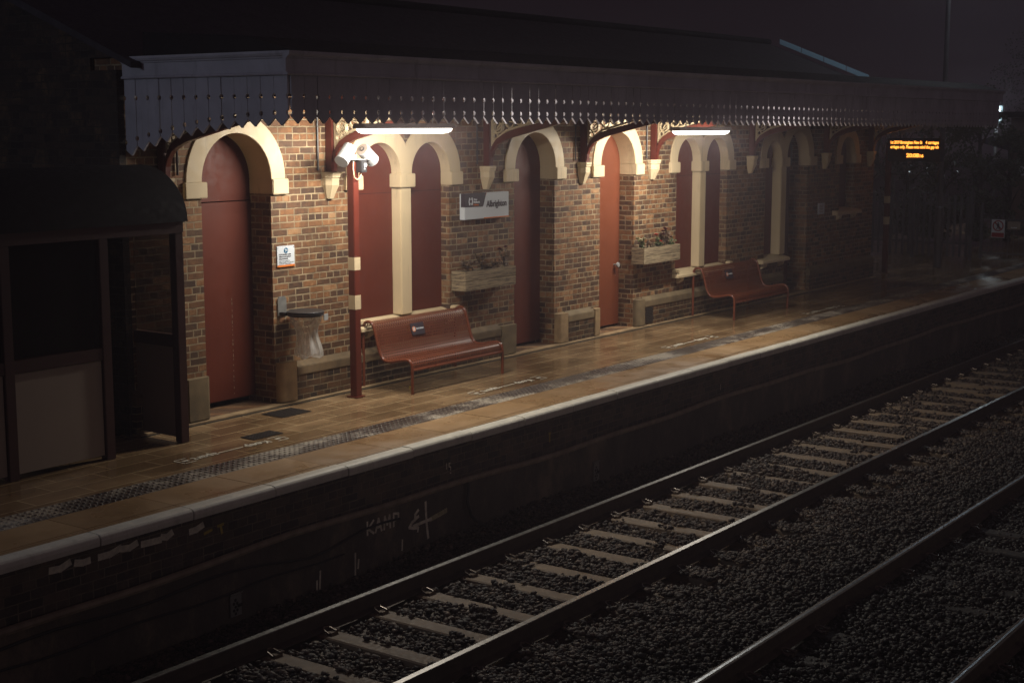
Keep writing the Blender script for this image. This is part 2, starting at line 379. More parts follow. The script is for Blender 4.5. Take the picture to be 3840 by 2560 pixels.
# ------------------------------------------------------------------ mesh builder
class MB:
    def __init__(s): s.v = []; s.f = []; s.mi = []
    def add(s, vs, fs, mi=0):
        o = len(s.v); s.v += [tuple(v) for v in vs]; s.f += [tuple(i + o for i in f) for f in fs]; s.mi += [mi] * len(fs)
        return s
    def box(s, x0, x1, y0, y1, z0, z1, mi=0):
        vs = [(x0, y0, z0), (x1, y0, z0), (x1, y1, z0), (x0, y1, z0), (x0, y0, z1), (x1, y0, z1), (x1, y1, z1), (x0, y1, z1)]
        return s.add(vs, [(0, 3, 2, 1), (4, 5, 6, 7), (0, 1, 5, 4), (1, 2, 6, 5), (2, 3, 7, 6), (3, 0, 4, 7)], mi)
    def prism(s, poly, holes, fn, a, b, mi=0, cap_back=True):
        """poly / holes in (u, v); fn(u, v, w) -> xyz; w from a (front) to b (back)"""
        loops = [poly] + list(holes)
        flat = [p for L in loops for p in L]
        tris = tessellate_polygon([[Vector((p[0], p[1], 0)) for p in L] for L in loops])
        n = len(flat)
        vs = [fn(p[0], p[1], a) for p in flat] + [fn(p[0], p[1], b) for p in flat]
        fs = [tuple(t) for t in tris]
        if cap_back: fs += [tuple(i + n for i in reversed(t)) for t in tris]
        o = 0
        for L in loops:
            k = len(L)
            for i in range(k):
                j = (i + 1) % k
                fs.append((o + i, o + i + n, o + j + n, o + j))
            o += k
        return s.add(vs, fs, mi)
    def tube(s, pts, r, n=8, mi=0, caps=True, closed=False):
        pts = [Vector(p) for p in pts]
        k = len(pts); vs = []; fs = []
        rs = r if isinstance(r, (list, tuple)) else [r] * k
        up = None
        for i, p in enumerate(pts):
            if closed: d = pts[(i + 1) % k] - pts[i - 1]
            else: d = pts[min(i + 1, k - 1)] - pts[max(i - 1, 0)]
            d.normalize()
            if up is None:
                up = Vector((0, 0, 1)) if abs(d.z) < 0.9 else Vector((1, 0, 0))
            side = d.cross(up)
            if side.length < 1e-4: side = d.cross(Vector((1, 0, 0)))
            side.normalize(); up = side.cross(d).normalized()
            for j in range(n):
                a = 2 * PI * j / n
                vs.append(p + (side * math.cos(a) + up * math.sin(a)) * rs[i])
        for i in range(k if closed else k - 1):
            i2 = (i + 1) % k
            for j in range(n):
                j2 = (j + 1) % n
                fs.append((i * n + j, i * n + j2, i2 * n + j2, i2 * n + j))
        if caps and not closed:
            fs.append(tuple(reversed(range(n)))); fs.append(tuple(range((k - 1) * n, k * n)))
        return s.add(vs, fs, mi)
    def cyl(s, c0, c1, r, n=20, mi=0): return s.tube([c0, c1], r, n, mi)
    def build(s, name, mat, parent=None, smooth=False, bevel=0.0, root_loc=None):
        me = bpy.data.meshes.new(name)
        L = Vector((0, 0, 0))
        if parent is not None: L = parent['_loc'] if '_loc' in parent.keys() else (0, 0, 0)
        if root_loc is not None: L = root_loc
        L = tuple(L)
        me.from_pydata([(v[0] - L[0], v[1] - L[1], v[2] - L[2]) for v in s.v], [], s.f)
        mats = mat if isinstance(mat, (list, tuple)) else [mat]
        for m in mats: me.materials.append(m)
        if len(mats) > 1: me.polygons.foreach_set('material_index', s.mi)
        me.update()
        import bmesh
        bm = bmesh.new(); bm.from_mesh(me)
        bmesh.ops.recalc_face_normals(bm, faces=bm.faces)
        if bevel:
            es = [e for e in bm.edges if len(e.link_faces) == 2 and e.calc_face_angle(0) > 0.6]
            bmesh.ops.bevel(bm, geom=es, offset=bevel, segments=2, affect='EDGES', clamp_overlap=True)
        bm.to_mesh(me); bm.free()
        if smooth:
            me.polygons.foreach_set('use_smooth', [True] * len(me.polygons))
            if hasattr(me, 'set_sharp_from_angle'): me.set_sharp_from_angle(angle=R(40))
        o = bpy.data.objects.new(name, me)
        COL.objects.link(o)
        if parent is not None: o.parent = parent
        if root_loc is not None: o.location = root_loc; o['_loc'] = tuple(root_loc)
        elif parent is not None: o['_loc'] = L
        return o

def tag(o, label=None, cat=None, group=None, kind=None):
    if label: o['label'] = label
    if cat: o['category'] = cat
    if group: o['group'] = group
    if kind: o['kind'] = kind
    return o
def root(name, loc, label, cat, group=None):
    o = bpy.data.objects.new(name, None); COL.objects.link(o)
    o.location = loc; o['_loc'] = tuple(loc); o.empty_display_size = 0.2
    return tag(o, label, cat, group)
def copy_tree(o, parent=None):
    c = o.copy(); COL.objects.link(c)
    if parent is not None: c.parent = parent
    for ch in list(o.children): copy_tree(ch, c)
    return c
def FX(u, v, w): return (u, w, v)          # plane facing -y: u = x, v = z, w = y
def FY(u, v, w): return (w, u, v)          # plane facing -x: u = y, v = z, w = x
def arc(cx, cz, r, a0, a1, n=20): return [(cx + r * math.cos(a0 + (a1 - a0) * i / n), cz + r * math.sin(a0 + (a1 - a0) * i / n)) for i in range(n + 1)]

_fonts = {}
def text_mb(body, size, place, depth=0.0015, bold=0.0, spacing=1.0, width=None, mb=None, mi=0):
    """lettering as mesh; place(tx, ty, tz) -> xyz"""
    c = bpy.data.curves.new('lettering', 'FONT'); c.body = body; c.size = size
    c.offset = bold; c.space_character = spacing; c.extrude = depth / 2; c.resolution_u = 3
    o = bpy.data.objects.new('lettering', c); COL.objects.link(o)
    dg = bpy.context.evaluated_depsgraph_get()
    me = bpy.data.meshes.new_from_object(o.evaluated_get(dg))
    mb = mb or MB()
    vs = [v.co.copy() for v in me.vertices]
    if vs:
        k = 1.0
        x0 = min(v.x for v in vs); x1 = max(v.x for v in vs)
        if width: k = width / max(1e-6, x1 - x0)
        mb.add([place((v.x - x0) * k, v.y, v.z) for v in vs], [tuple(p.vertices) for p in me.polygons], mi)
    bpy.data.objects.remove(o); bpy.data.meshes.remove(me); bpy.data.curves.remove(c)
    return mb

# ------------------------------------------------------------------ setting: ground, platform
WALL_Y = 11.5
g = MB().box(-60, 160, -60, 8.99, -1.7, -1.2).build('ground', M['ground']); tag(g, kind='structure')
g2 = MB().box(-60, 160, 8.99, 120, -1.7, -0.34).build('earth_bank', M['ground']); tag(g2, kind='structure')
p = MB().box(-20, 80, 9.90, 15.5, -0.30, -0.004).build('platform_paving', M['paving']); tag(p, kind='structure')

# edge slabs: a bed and slabs with open joints
mb = MB().box(-20, 80, 9.0, 9.9, -0.30, -0.012, 1)
x = 5.205 - 0.885 * 28
while x < 60:
    mb.box(x + 0.004, x + 0.881, 9.085, 9.555, -0.012, 0.0 + random.uniform(-0.0015, 0.0015))
    mb.box(x + 0.004, x + 0.881, 9.05, 9.079, -0.012, -0.001)
    mb.box(x + 0.004, x + 0.881, 9.005, 9.044, -0.012, -0.001)
    x += 0.885
tag(mb.build('platform_edge_slabs', [M['slab'], M['white_paint']]), kind='structure')

# tactile strip
mb = MB(); x = -4.0
while x < 50:
    mb.box(x + 0.002, x + 0.398, 9.562, 9.898, -0.012, -0.001); x += 0.4
def blister(cx, cy, r=0.0165, h=0.0075):
    n = 8; vs = []
    for rr, hh in ((1.0, -0.0012), (0.72, 0.72), (0.4, 1.0)):
        for j in range(n):
            a = 2 * PI * j / n; vs.append((cx + r * rr * math.cos(a), cy + r * rr * math.sin(a), h * hh if hh > 0 else hh))
    fs = [(i * n + j, i * n + (j + 1) % n, (i + 1) * n + (j + 1) % n, (i + 1) * n + j) for i in range(2) for j in range(n)]
    fs.append(tuple(range(2 * n, 3 * n)))
    return vs, fs
for i in range(int(24 / 0.0667)):
    for j in range(5):
        mb.add(*blister(5.0 + i * 0.0667, 9.597 + j * 0.0667))
tag(mb.build('tactile_paving', M['tactile']), kind='structure')

# coping stones with a rounded nose
mb = MB(); x = 6.0 - 0.93 * 28
prof = [(9.0, -0.001), (8.90, 0.0), (8.868, -0.006), (8.850, -0.022), (8.845, -0.05), (8.848, -0.09), (9.0, -0.09)]
random.seed(3)
while x < 80:
    dz = random.uniform(-0.003, 0.003); dy = random.uniform(-0.004, 0.004)
    mb.prism(prof, [], lambda u, v, w: (w, u + (dy if u < 8.99 else 0), v + dz), x + 0.003, x + 0.927)
    x += 0.93
tag(mb.build('platform_kerb', M['coping'], bevel=0.004), kind='structure')

# platform retaining wall
pw = root('platform_wall', (12, 8.96, -1.2), 'dark brick platform wall with stained lower courses, facing the rails under the pale kerb', 'wall')
MB().box(-20, 80, 8.965, 9.02, -0.52, -0.091).build('brick_course', M['blue_brick'], pw)
MB().box(-20, 80, 8.925, 9.02, -1.5, -0.521).build('lower_wall', M['render_wall'], pw)
def strokes(mb, lines, w, y, jit=0.0):
    k = 0
    for L in lines:
        for a, b in zip(L[:-1], L[1:]):
            dx, dz = b[0] - a[0], b[1] - a[1]; l = math.hypot(dx, dz) or 1; nx, nz = -dz / l * w / 2, dx / l * w / 2
            ex, ez = dx / l * w * 0.3, dz / l * w * 0.3
            q = [(a[0] + nx - ex, a[1] + nz - ez), (a[0] - nx - ex, a[1] - nz - ez), (b[0] - nx + ex, b[1] - nz + ez), (b[0] + nx + ex, b[1] + nz + ez)]
            yy = y - 0.0004 * (k % 7); k += 1
            mb.add([(p_[0], yy, p_[1]) for p_ in q], [(0, 1, 2, 3)])
GY = 8.9225
mb = MB()
def sh(lines, ox, oz, sx, sz): return [[(ox + a * sx, oz + b * sz) for a, b in L] for L in lines]
K = [[(0, 0), (0, 1)], [(1, 1), (0.1, 0.45), (1, 0)]]; A = [[(0, 0), (0.5, 1), (1, 0)], [(0.2, 0.35), (0.8, 0.35)]]
Mm = [[(0, 0), (0.1, 1), (0.5, 0.3), (0.9, 1), (1, 0)]]; P = [[(0, 0), (0, 1), (0.8, 0.9), (0.8, 0.5), (0, 0.45)]]
for gl, ox in ((K, 10.05), (A, 10.165), (Mm, 10.29), (P, 10.43)):
    strokes(mb, sh(gl, ox, -0.735, 0.088, 0.125), 0.024, GY)
strokes(mb, [[(10.80, -0.655), (10.755, -0.69), (10.75, -0.73), (10.80, -0.72), (10.70, -0.76), (10.66, -0.80), (10.72, -0.82), (10.79, -0.83)], [(10.915, -0.60), (10.925, -0.80), (10.95, -0.97)], [(10.72, -0.80), (10.93, -0.79), (11.0, -0.79)]], 0.032, GY)
strokes(mb, [[(10.80, -0.83), (10.79, -0.87)], [(10.555, -0.90), (10.55, -1.0)], [(9.875, -0.87), (9.87, -1.1)], [(9.92, -0.94), (9.91, -1.02)], [(9.40, -0.92), (9.39, -1.08)], [(9.355, -1.0), (9.35, -1.12)]], 0.022, GY)
mb.build('graffiti', M['graffiti'], pw)
mb = MB(); strokes(mb, [[(10.99, -0.79), (11.1, -0.775), (11.24, -0.755)]], 0.05, GY - 0.001)
mb.build('graffiti', M['moss_spray'], pw)['label'] = 'faded olive spray stroke'
mb = MB()
strokes(mb, [[(13.14, -0.29), (13.14, -0.39)], [(13.125, -0.30), (13.155, -0.295)]], 0.022, 8.9615)
strokes(mb, [[(8.25, -0.24), (8.265, -0.31)], [(8.22, -0.24), (8.28, -0.235)], [(8.07, -0.27), (8.15, -0.255)]], 0.024, 8.9615)
mb.build('painted_mark', M['yellow'], pw)
mb = MB()
strokes(mb, [[(11.30, -0.29), (11.30, -0.345)], [(11.36, -0.295), (11.34, -0.295), (11.34, -0.33), (11.365, -0.335), (11.365, -0.37)], [(11.355, -0.395), (11.37, -0.40)], [(17.15, -0.33), (17.15, -0.40)]], 0.012, 8.9615)
mb.build('painted_mark', M['graffiti'], pw)
mb = MB()
for x0, x1, z in ((6.55, 6.72, -0.20), (6.78, 6.9, -0.205), (7.0, 7.2, -0.20), (7.22, 7.36, -0.195), (7.42, 7.6, -0.2), (7.62, 7.72, -0.195), (7.92, 8.05, -0.205)):
    strokes(mb, [[(x0, z + random.uniform(-.02, .02)), ((x0 + x1) / 2, z - 0.01), (x1, z + random.uniform(-.02, .02))]], 0.055, 8.9612)
mb.build('salt_stain', M['graffiti'], pw)

# conduit along the wall
pts = []
for i in range(140):
    xx = -5 + i * 0.35
    z = -0.505 + 0.018 * math.sin(xx * 0.8) + 0.01 * math.sin(xx * 2.3)
    if xx < 9: z -= 0.02 * (9 - xx) ** 0.7 * 0.4
    pts.append((xx, 8.895, z))
cd = MB().tube(pts, 0.032, 8).build('wall_conduit', M['pipe'], smooth=True)
tag(cd, 'dusty sagging conduit pipe running along the platform wall above the graffiti', 'pipe')
random.seed(5)
def hang(pts, r, lab, mat='black_rubber'):
    o = MB().tube(pts, r, 6).build('loose_cable', M[mat], smooth=True); tag(o, lab, 'cable', 'cables on the platform wall')
hang([(11.55 + 0.02 * math.sin(i), 8.895 - 0.004 * i, -0.50 - 0.045 * i) if i < 9 else (11.57 + 0.05 * (i - 8), 8.86 - 0.02 * (i - 8), -0.90 - 0.03 * (i - 8)) for i in range(14)], 0.018, 'dark cable dropping from the conduit to the ballast right of the graffiti')
hang([(6 + i * 0.25, 8.905, -0.66 + 0.02 * math.sin(i * 0.9) - 0.09 * math.exp(-((i * 0.25 - 3.4) / 0.5) ** 2)) for i in range(19)], 0.011, 'thin black cable drooping under the KAMP lettering along the wall')
hang([(5.5 + i * 0.3, 8.9, -0.82 + 0.015 * math.sin(i * 1.3)) for i in range(15)], 0.009, 'lowest black cable strung along the shaded left end of the wall')

def marker(name, x0, x1, z0, z1, lab):
    t = root(name, ((x0 + x1) / 2, 8.92, z0), lab, 'marker plate', 'marker plates on the platform wall')
    MB().box(x0, x1, 8.908, 8.9245, z0, z1).build('plate', M['galv'], t, bevel=0.002)
    mb = MB(); w = x1 - x0
    for i in range(5):
        zz = z0 + (z1 - z0) * (0.12 + 0.16 * i)
        for fx in ((0.3, 0.6) if i % 2 else (0.45,)):
            cx = x0 + w * fx
            mb.cyl((cx, 8.9065, zz), (cx, 8.909, zz), w * 0.11, 10)
    mb.build('hole', M['black'], t)
    MB().box(x0 + w * 0.62, x1 + 0.004, 8.902, 8.9075, z0 + (z1 - z0) * 0.4, z0 + (z1 - z0) * 0.55).build('clamp', M['black'], t)
    MB().box(x0 - 0.004, x1 + 0.004, 8.898, 8.9245, z1 + 0.008, z1 + 0.02).build('hood', M['galv'], t)
marker('marker_plate', 8.285, 8.415, -1.045, -0.86, 'punched metal plate low on the dark wall, left of the graffiti')
marker('marker_plate', 13.965, 14.085, -1.005, -0.79, 'punched metal plate low on the wall, right of the hanging cable')

# ------------------------------------------------------------------ tracks
RAIL_Z = -0.915
rails_y = [8.15, 6.61, 4.86, 3.35]
def rail(y, lab, pw=0.026, top='rail_top'):
    pr = [(-0.07, -0.159), (0.07, -0.159), (0.07, -0.148), (0.012, -0.128), (0.010, -0.048), (0.034, -0.036), (0.035, -0.010), (0.031, -0.003), (pw, 0), (-pw, 0), (-0.031, -0.003), (-0.035, -0.010), (-0.034, -0.036), (-0.010, -0.048), (-0.012, -0.128), (-0.07, -0.148)]
    vs = []; k = len(pr)
    for xx in (-8.0, 90.0):
        vs += [(xx, y + a, RAIL_Z + b) for a, b in pr]
    fs = [(i, (i + 1) % k, k + (i + 1) % k, k + i) for i in range(k)]
    mb = MB().add(vs, fs)
    mb.mi = [1 if i == 8 else 0 for i in range(k)]
    o = mb.build('rail', [M['rail_rust'], M[top]])
    tag(o, lab, 'rail', 'running rails')
rail(rails_y[0], 'rail nearest the platform wall, polished top and rusty side')
rail(rails_y[1], 'second rail out from the platform, carrying the front ends of the visible sleepers')
rail(rails_y[2], 'third rail out from the platform, across the ballast gap, with a bluish gleam', 0.012, 'rail_dull')
rail(rails_y[3], 'rail farthest from the platform, just in the bottom right corner', 0.008, 'rail_dull')

def make_sleeper(y0, y1, ry, mat):
    t = root('sleeper', (0, (y0 + y1) / 2, -1.2), '', 'sleeper')
    pr = [(-0.11, -1.25), (0.11, -1.25), (0.095, -1.085), (0.08, -1.075), (-0.08, -1.075), (-0.095, -1.085)]
    MB().prism(pr, [], lambda u, v, w: (u, w, v), y0, y1).build('beam', mat, t)
    for y in ry:
        for sgn in (-1, 1):
            yc = y + sgn * 0.115
            mb = MB()
            mb.tube([(-0.05, yc + sgn * 0.03, -1.06), (-0.05, yc - sgn * 0.03, -1.035), (-0.015, yc - sgn * 0.05, -1.025), (0.02, yc - sgn * 0.03, -1.03), (0.02, yc + sgn * 0.05, -1.045), (0.055, yc + sgn * 0.05, -1.045), (0.055, yc - sgn * 0.02, -1.05)], 0.0095, 6)
            mb.box(-0.04, 0.04, yc + sgn * 0.0, yc + sgn * 0.055, -1.08, -1.05)
            mb.build('rail_clip', M['clip'], t)
    return t
s1 = make_sleeper(6.18, 8.6, rails_y[:2], M['sleeper'])
s2 = make_sleeper(2.9, 5.3, rails_y[2:], M['shaded_sleeper'])
random.seed(9)
for proto, x0, lab, grp in ((s1, 7.92, 'tan concrete sleeper crossing under the two rails nearest the platform', 'sleepers of the platform track'),
                            (s2, 5.2, 'dim sleeper under the outer track in the bottom right', 'sleepers of the outer track')):
    for i in range(42 if proto is s1 else 30):
        o = proto if i == 0 else copy_tree(proto)
        tag(o, lab, 'sleeper', grp)
        o.location.x = x0 + i * 0.64 + random.uniform(-0.012, 0.012)
        o.location.z = -1.2 + random.uniform(-0.006, 0.006)
        o.rotation_euler.z = random.uniform(-0.006, 0.006)

# ballast: real stones on a bed
mb = MB(); nx, ny = 120, 40
vs = []; fs = []
for i in range(nx + 1):
    for j in range(ny + 1):
        xx = -4 + i * 0.5; yy = 1.6 + j * (8.98 - 1.6) / ny
        z = -1.135 + 0.012 * math.sin(xx * 3.1 + yy * 2) * math.sin(yy * 4.3)
        if yy > 8.3: z += 0.02 * (yy - 8.3) / 0.6
        vs.append((xx, yy, z))
for i in range(nx):
    for j in range(ny):
        a = i * (ny + 1) + j; fs.append((a, a + ny + 1, a + ny + 2, a + 1))
def ballast_object():
    t = (1 + 5 ** 0.5) / 2
    ico = np.array([(-1, t, 0), (1, t, 0), (-1, -t, 0), (1, -t, 0), (0, -1, t), (0, 1, t), (0, -1, -t), (0, 1, -t), (t, 0, -1), (t, 0, 1), (-t, 0, -1), (-t, 0, 1)]) / math.sqrt(1 + t * t)
    tri = np.array([(0, 11, 5), (0, 5, 1), (0, 1, 7), (0, 7, 10), (0, 10, 11), (1, 5, 9), (5, 11, 4), (11, 10, 2), (10, 7, 6), (7, 1, 8), (3, 9, 4), (3, 4, 2), (3, 2, 6), (3, 6, 8), (3, 8, 9), (4, 9, 5), (2, 4, 11), (6, 2, 10), (8, 6, 7), (9, 8, 1)])
    F = np.array([math.cos(YAW) * math.cos(PITCH), math.sin(YAW) * math.cos(PITCH), -math.sin(PITCH)])
    Rv = np.array([math.sin(YAW), -math.cos(YAW), 0]); U = np.cross(Rv, F)
    P = []
    def zone(x0, x1, y0, y1, dens, smin, smax):
        n = int((x1 - x0) * (y1 - y0) * dens)
        xs = rng.uniform(x0, x1, n); ys = rng.uniform(y0, y1, n); ss = rng.uniform(smin, smax, n)
        P.append(np.stack([xs, ys, ss], 1))
    zone(5, 20, 2.2, 8.92, 1000, 0.011, 0.036)
    zone(20, 34, 2.2, 8.92, 420, 0.02, 0.04)
    zone(34, 52, 2.2, 8.92, 110, 0.04, 0.06)
    P_ = np.concatenate(P)
    zb = -1.135 + 0.022 * np.sin(P_[:, 0] * 3.1 + P_[:, 1] * 2) * np.sin(P_[:, 1] * 4.3) + 0.018 * np.sin(P_[:, 0] * 1.3 - P_[:, 1] * 1.7)
    zb = zb + rng.uniform(-0.015, 0.026, len(P_))
    # heap between wall and first rail, and the six foot between the tracks
    zb += np.where(P_[:, 1] > 8.3, 0.10 * np.clip((P_[:, 1] - 8.3) / 0.55, 0, 1), 0) * np.clip((P_[:, 0] - 8.5) / 2.5, 0, 1)
    zb += np.where((P_[:, 1] > 4.95) & (P_[:, 1] < 6.45), 0.055 * np.sin((P_[:, 1] - 4.95) / 1.5 * PI), 0)
    # keep stones off the rails, and mostly off the sleeper tops
    ok = np.ones(len(P_), bool)
    for ry in rails_y: ok &= np.abs(P_[:, 1] - ry) > 0.075 + P_[:, 2] * 0.8
    ph = (P_[:, 0] - 7.92) / 0.64; dx = np.abs(ph - np.round(ph)) * 0.64
    onsl = (P_[:, 1] > 6.66) & (P_[:, 1] < 8.12) & (dx < 0.095)
    cov = np.sin(P_[:, 0] * 7.3 + P_[:, 1] * 5.1) + np.sin(P_[:, 1] * 9.7 - np.round(ph) * 2.4)
    edge = (dx > 0.055) | (np.abs(P_[:, 1] - 7.38) > 0.85)
    ok &= ~(onsl & (cov < np.where(edge, 0.95, 1.85)))
    zb = np.where(onsl, -1.062, zb)
    outer_ = ((P_[:, 1] < 6.56) & (P_[:, 1] > 6.1) & (dx < 0.13)) | ((P_[:, 1] > 8.2) & (P_[:, 1] < 8.65) & (dx < 0.13))
    zb = np.where(outer_, np.maximum(zb, -1.055), zb)
    tr2 = (P_[:, 1] < 5.35)
    zb = np.where(tr2, zb + 0.05, zb)
    inner = (P_[:, 1] > 6.6) & (P_[:, 1] < 8.2) & ~onsl
    zb = np.where(inner, zb + 0.03, zb)
    Q = np.stack([P_[:, 0], P_[:, 1], zb], 1)
    V = Q - np.array([0, 0, CAM_Z]); dep = V @ F
    px = V @ Rv / dep * FPX; py = V @ U / dep * FPX
    ok &= (np.abs(px) < 2300) & (np.abs(py) < 1650)
    Q = Q[ok]; s = P_[ok, 2]; n = len(Q)
    forms = ico[None] * rng.uniform(0.45, 1.3, (40, 12, 1))
    f = forms[rng.integers(0, 40, n)]
    f = f * (s[:, None, None] * rng.uniform([0.8, 0.75, 0.55], [1.4, 1.1, 0.85], (n, 3))[:, None, :])
    a = rng.uniform(0, 2 * PI, n); c, si = np.cos(a), np.sin(a)
    b = rng.uniform(-0.6, 0.6, n); cb, sb = np.cos(b), np.sin(b)
    X, Y, Z = f[..., 0], f[..., 1], f[..., 2]
    Y, Z = Y * cb[:, None] - Z * sb[:, None], Y * sb[:, None] + Z * cb[:, None]
    X, Y = X * c[:, None] - Y * si[:, None], X * si[:, None] + Y * c[:, None]
    VV = np.stack([X, Y, Z], 2) + Q[:, None, :]
    VV = VV.reshape(-1, 3).astype(np.float32)
    TT = (tri[None] + (np.arange(n) * 12)[:, None, None]).reshape(-1, 3).astype(np.int32)
    nb = len(VV)
    bed_v = np.array(vs, np.float32); bed_f = np.array([(q[0], q[1], q[2]) for q in fs] + [(q[0], q[2], q[3]) for q in fs], np.int32) + nb
    VV = np.concatenate([VV, bed_v]); TT = np.concatenate([TT, bed_f])
    me = bpy.data.meshes.new('ballast')
    me.vertices.add(len(VV)); me.vertices.foreach_set('co', VV.ravel())
    me.loops.add(len(TT) * 3); me.loops.foreach_set('vertex_index', TT.ravel())
    me.polygons.add(len(TT)); me.polygons.foreach_set('loop_start', np.arange(0, len(TT) * 3, 3, dtype=np.int32))
    try: me.polygons.foreach_set('loop_total', np.full(len(TT), 3, np.int32))
    except Exception: pass
    me.update(calc_edges=True)
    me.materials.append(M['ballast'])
    o = bpy.data.objects.new('ballast', me); COL.objects.link(o)
    tag(o, 'dark crushed stone ballast around the rails', 'ballast', kind='stuff')
    print('ballast stones', n)
ballast_object()

# ------------------------------------------------------------------ station building
B = root('station_building', (9.45, WALL_Y, 0), 'dark red brick station building with pale arched door and window surrounds', 'building')
XL, XR = 9.45, 28.42
ZI0, ZS = 2.325, 2.49          # impost bottom / spring line
doors = [(10.455, 11.455), (15.995, 16.955), (18.135, 19.09)]
pairs = [(12.88, 13.63, 13.835, 14.585), (20.38, 21.13, 21.335, 22.085)]
BAND = 0.215
def ring_hole(x0, x1, z0):
    """opening outline: jambs to the impost, then out to the outer ring"""
    c = (x0 + x1) / 2; ro = (x1 - x0) / 2 + BAND
    return [(x0, z0), (x1, z0), (x1, ZI0), (x1 + BAND, ZI0), (x1 + BAND, ZS)] + arc(c, ZS, ro, 0, PI, 24)[1:-1] + [(x0 - BAND, ZS), (x0 - BAND, ZI0), (x0, ZI0)]
def pair_outer(a, b, c, d):
    c1, c2 = (a + b) / 2, (c + d) / 2; ro = (b - a) / 2 + BAND; mid = (c1 + c2) / 2
    th = math.acos((mid - c1) / ro)
    return arc(c2, ZS, ro, 0, PI - th, 16), arc(c1, ZS, ro, th, PI, 16)
def pair_hole(a, b, c, d, z0):
    A2, A1 = pair_outer(a, b, c, d)
    return [(a, z0), (d, z0), (d, ZI0), (d + BAND, ZI0)] + A2 + A1[1:] + [(a - BAND, ZI0), (a, ZI0)]
P5 = (23.53, 24.13, 24.36, 25.28)       # window and doorway sharing a pier
W7 = (26.73, 27.42)
holes = [ring_hole(a, b, 0.02) for a, b in doors]
holes += [pair_hole(*q, 0.72) for q in pairs]
A2 = arc((P5[2] + P5[3]) / 2, ZS, (P5[3] - P5[2]) / 2 + BAND, 0, PI, 20); A1 = arc((P5[0] + P5[1]) / 2, ZS, (P5[1] - P5[0]) / 2 + BAND, 0, PI, 20)
A2 = [q for q in A2 if q[0] > 24.245]; A1 = [q for q in A1 if q[0] < 24.245]
holes.append([(P5[0], 0.70), (P5[1] + 0.11, 0.70), (P5[1] + 0.11, 0.02), (P5[3], 0.02), (P5[3], ZI0), (P5[3] + BAND, ZI0)] + A2 + A1 + [(P5[0] - BAND, ZI0), (P5[0], ZI0)])
holes.append(ring_hole(*W7, 1.40))
MB().prism([(XL + 0.05, 0.0), (XR, 0.0), (XR, 3.72), (XL + 0.05, 3.72)], holes, FX, WALL_Y, WALL_Y + 0.42).build('wall', M['brick'], B)
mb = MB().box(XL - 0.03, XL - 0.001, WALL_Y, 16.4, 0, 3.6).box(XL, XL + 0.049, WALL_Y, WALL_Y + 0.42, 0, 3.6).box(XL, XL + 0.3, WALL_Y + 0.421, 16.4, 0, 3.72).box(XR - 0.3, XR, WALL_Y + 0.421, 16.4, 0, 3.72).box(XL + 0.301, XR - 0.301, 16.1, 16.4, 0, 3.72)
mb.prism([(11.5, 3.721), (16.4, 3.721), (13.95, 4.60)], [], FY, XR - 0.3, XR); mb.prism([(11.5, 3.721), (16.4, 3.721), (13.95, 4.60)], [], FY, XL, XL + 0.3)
mb.build('wall', M['shaded_brick'], B)  # shade in the colour; thin slab added over the lit wall end
# dark room behind
MB().box(XL + 0.31, XR - 0.31, 12.3, 12.34, 0.02, 3.7).build('inner_wall', M['lead'], B)

def ring_strip(mb, c, ri, ro, y0, y1, clip=None, n=32):
    """half-round arch band; clip = (side, x) cuts the band at a vertical line"""
    vs = []; fs = []
    for i in range(n + 1):
        t = PI * i / n; r = ro; ct = math.cos(t)
        if clip and ct * clip[0] > 1e-6: r = min(ro, abs(clip[1] - c) / abs(ct))
        z0 = ZS + 0.001
        for rr in (ri, r):
            for y in (y0, y1): vs.append((c + rr * ct, y, z0 + rr * math.sin(t)))
    for i in range(n):
        a = 4 * i; b = a + 4
        fs += [(a, b, b + 2, a + 2), (a + 1, a + 3, b + 3, b + 1), (a, a + 1, b + 1, b), (a + 2, b + 2, b + 3, a + 3)]
    fs += [(0, 2, 3, 1), (4 * n, 4 * n + 1, 4 * n + 3, 4 * n + 2)]
    return mb.add(vs, fs)
def surround(x0, x1, depth):
    c = (x0 + x1) / 2; ri = (x1 - x0) / 2; ro = ri + BAND
    ring_strip(MB(), c, ri, ro - 0.001, WALL_Y - 0.02, WALL_Y + depth).build('arch_surround', M['stone'], B, bevel=0.004)
    for xa, xb in ((x0 - BAND - 0.03, x0 + 0.055), (x1 - 0.0, x1 + BAND + 0.03)):
        MB().box(xa, xb, WALL_Y - 0.045, WALL_Y + depth + (0.01 if xa > c else -0.05), ZI0, ZS).build('impost', M['stone'], B, bevel=0.008)
def leaf(x0, x1, z0, y, arch=True, split=None, handle=False, name='door', mat='maroon'):
    c = (x0 + x1) / 2; r = (x1 - x0) / 2
    e = 0.004
    if split:
        MB().box(x0 - e, x1 + e, y, y + 0.05, z0, split).build(name, M['maroon'], B)
        lo = B.children[-1]
        poly = [(x0 - e, split + 0.012), (x1 + e, split + 0.012)] + arc(c, ZS, r + e, 0, PI, 24)
        MB().prism(poly, [], FX, y + 0.012, y + 0.05).build('fanlight_board', M['maroon'], B)
    else:
        poly = [(x0 - e, z0), (x1 + e, z0)] + arc(c, ZS, r + e, 0, PI, 24)
        o = MB().prism(poly, [], FX, y, y + 0.05).build(name, M[mat], B)
        if handle:
            mb = MB()
            mb.tube([(x1 - 0.14, y, 0.97), (x1 - 0.14, y - 0.05, 0.97)], [0.012, 0.012], 10)
            mb.tube([(x1 - 0.14, y - 0.045, 0.97), (x1 - 0.14, y - 0.06, 0.97), (x1 - 0.14, y - 0.085, 0.97), (x1 - 0.14, y - 0.09, 0.97)], [0.02, 0.04, 0.036, 0.01], 14)
            mb.build('handle', M['white_metal'], o, smooth=True)
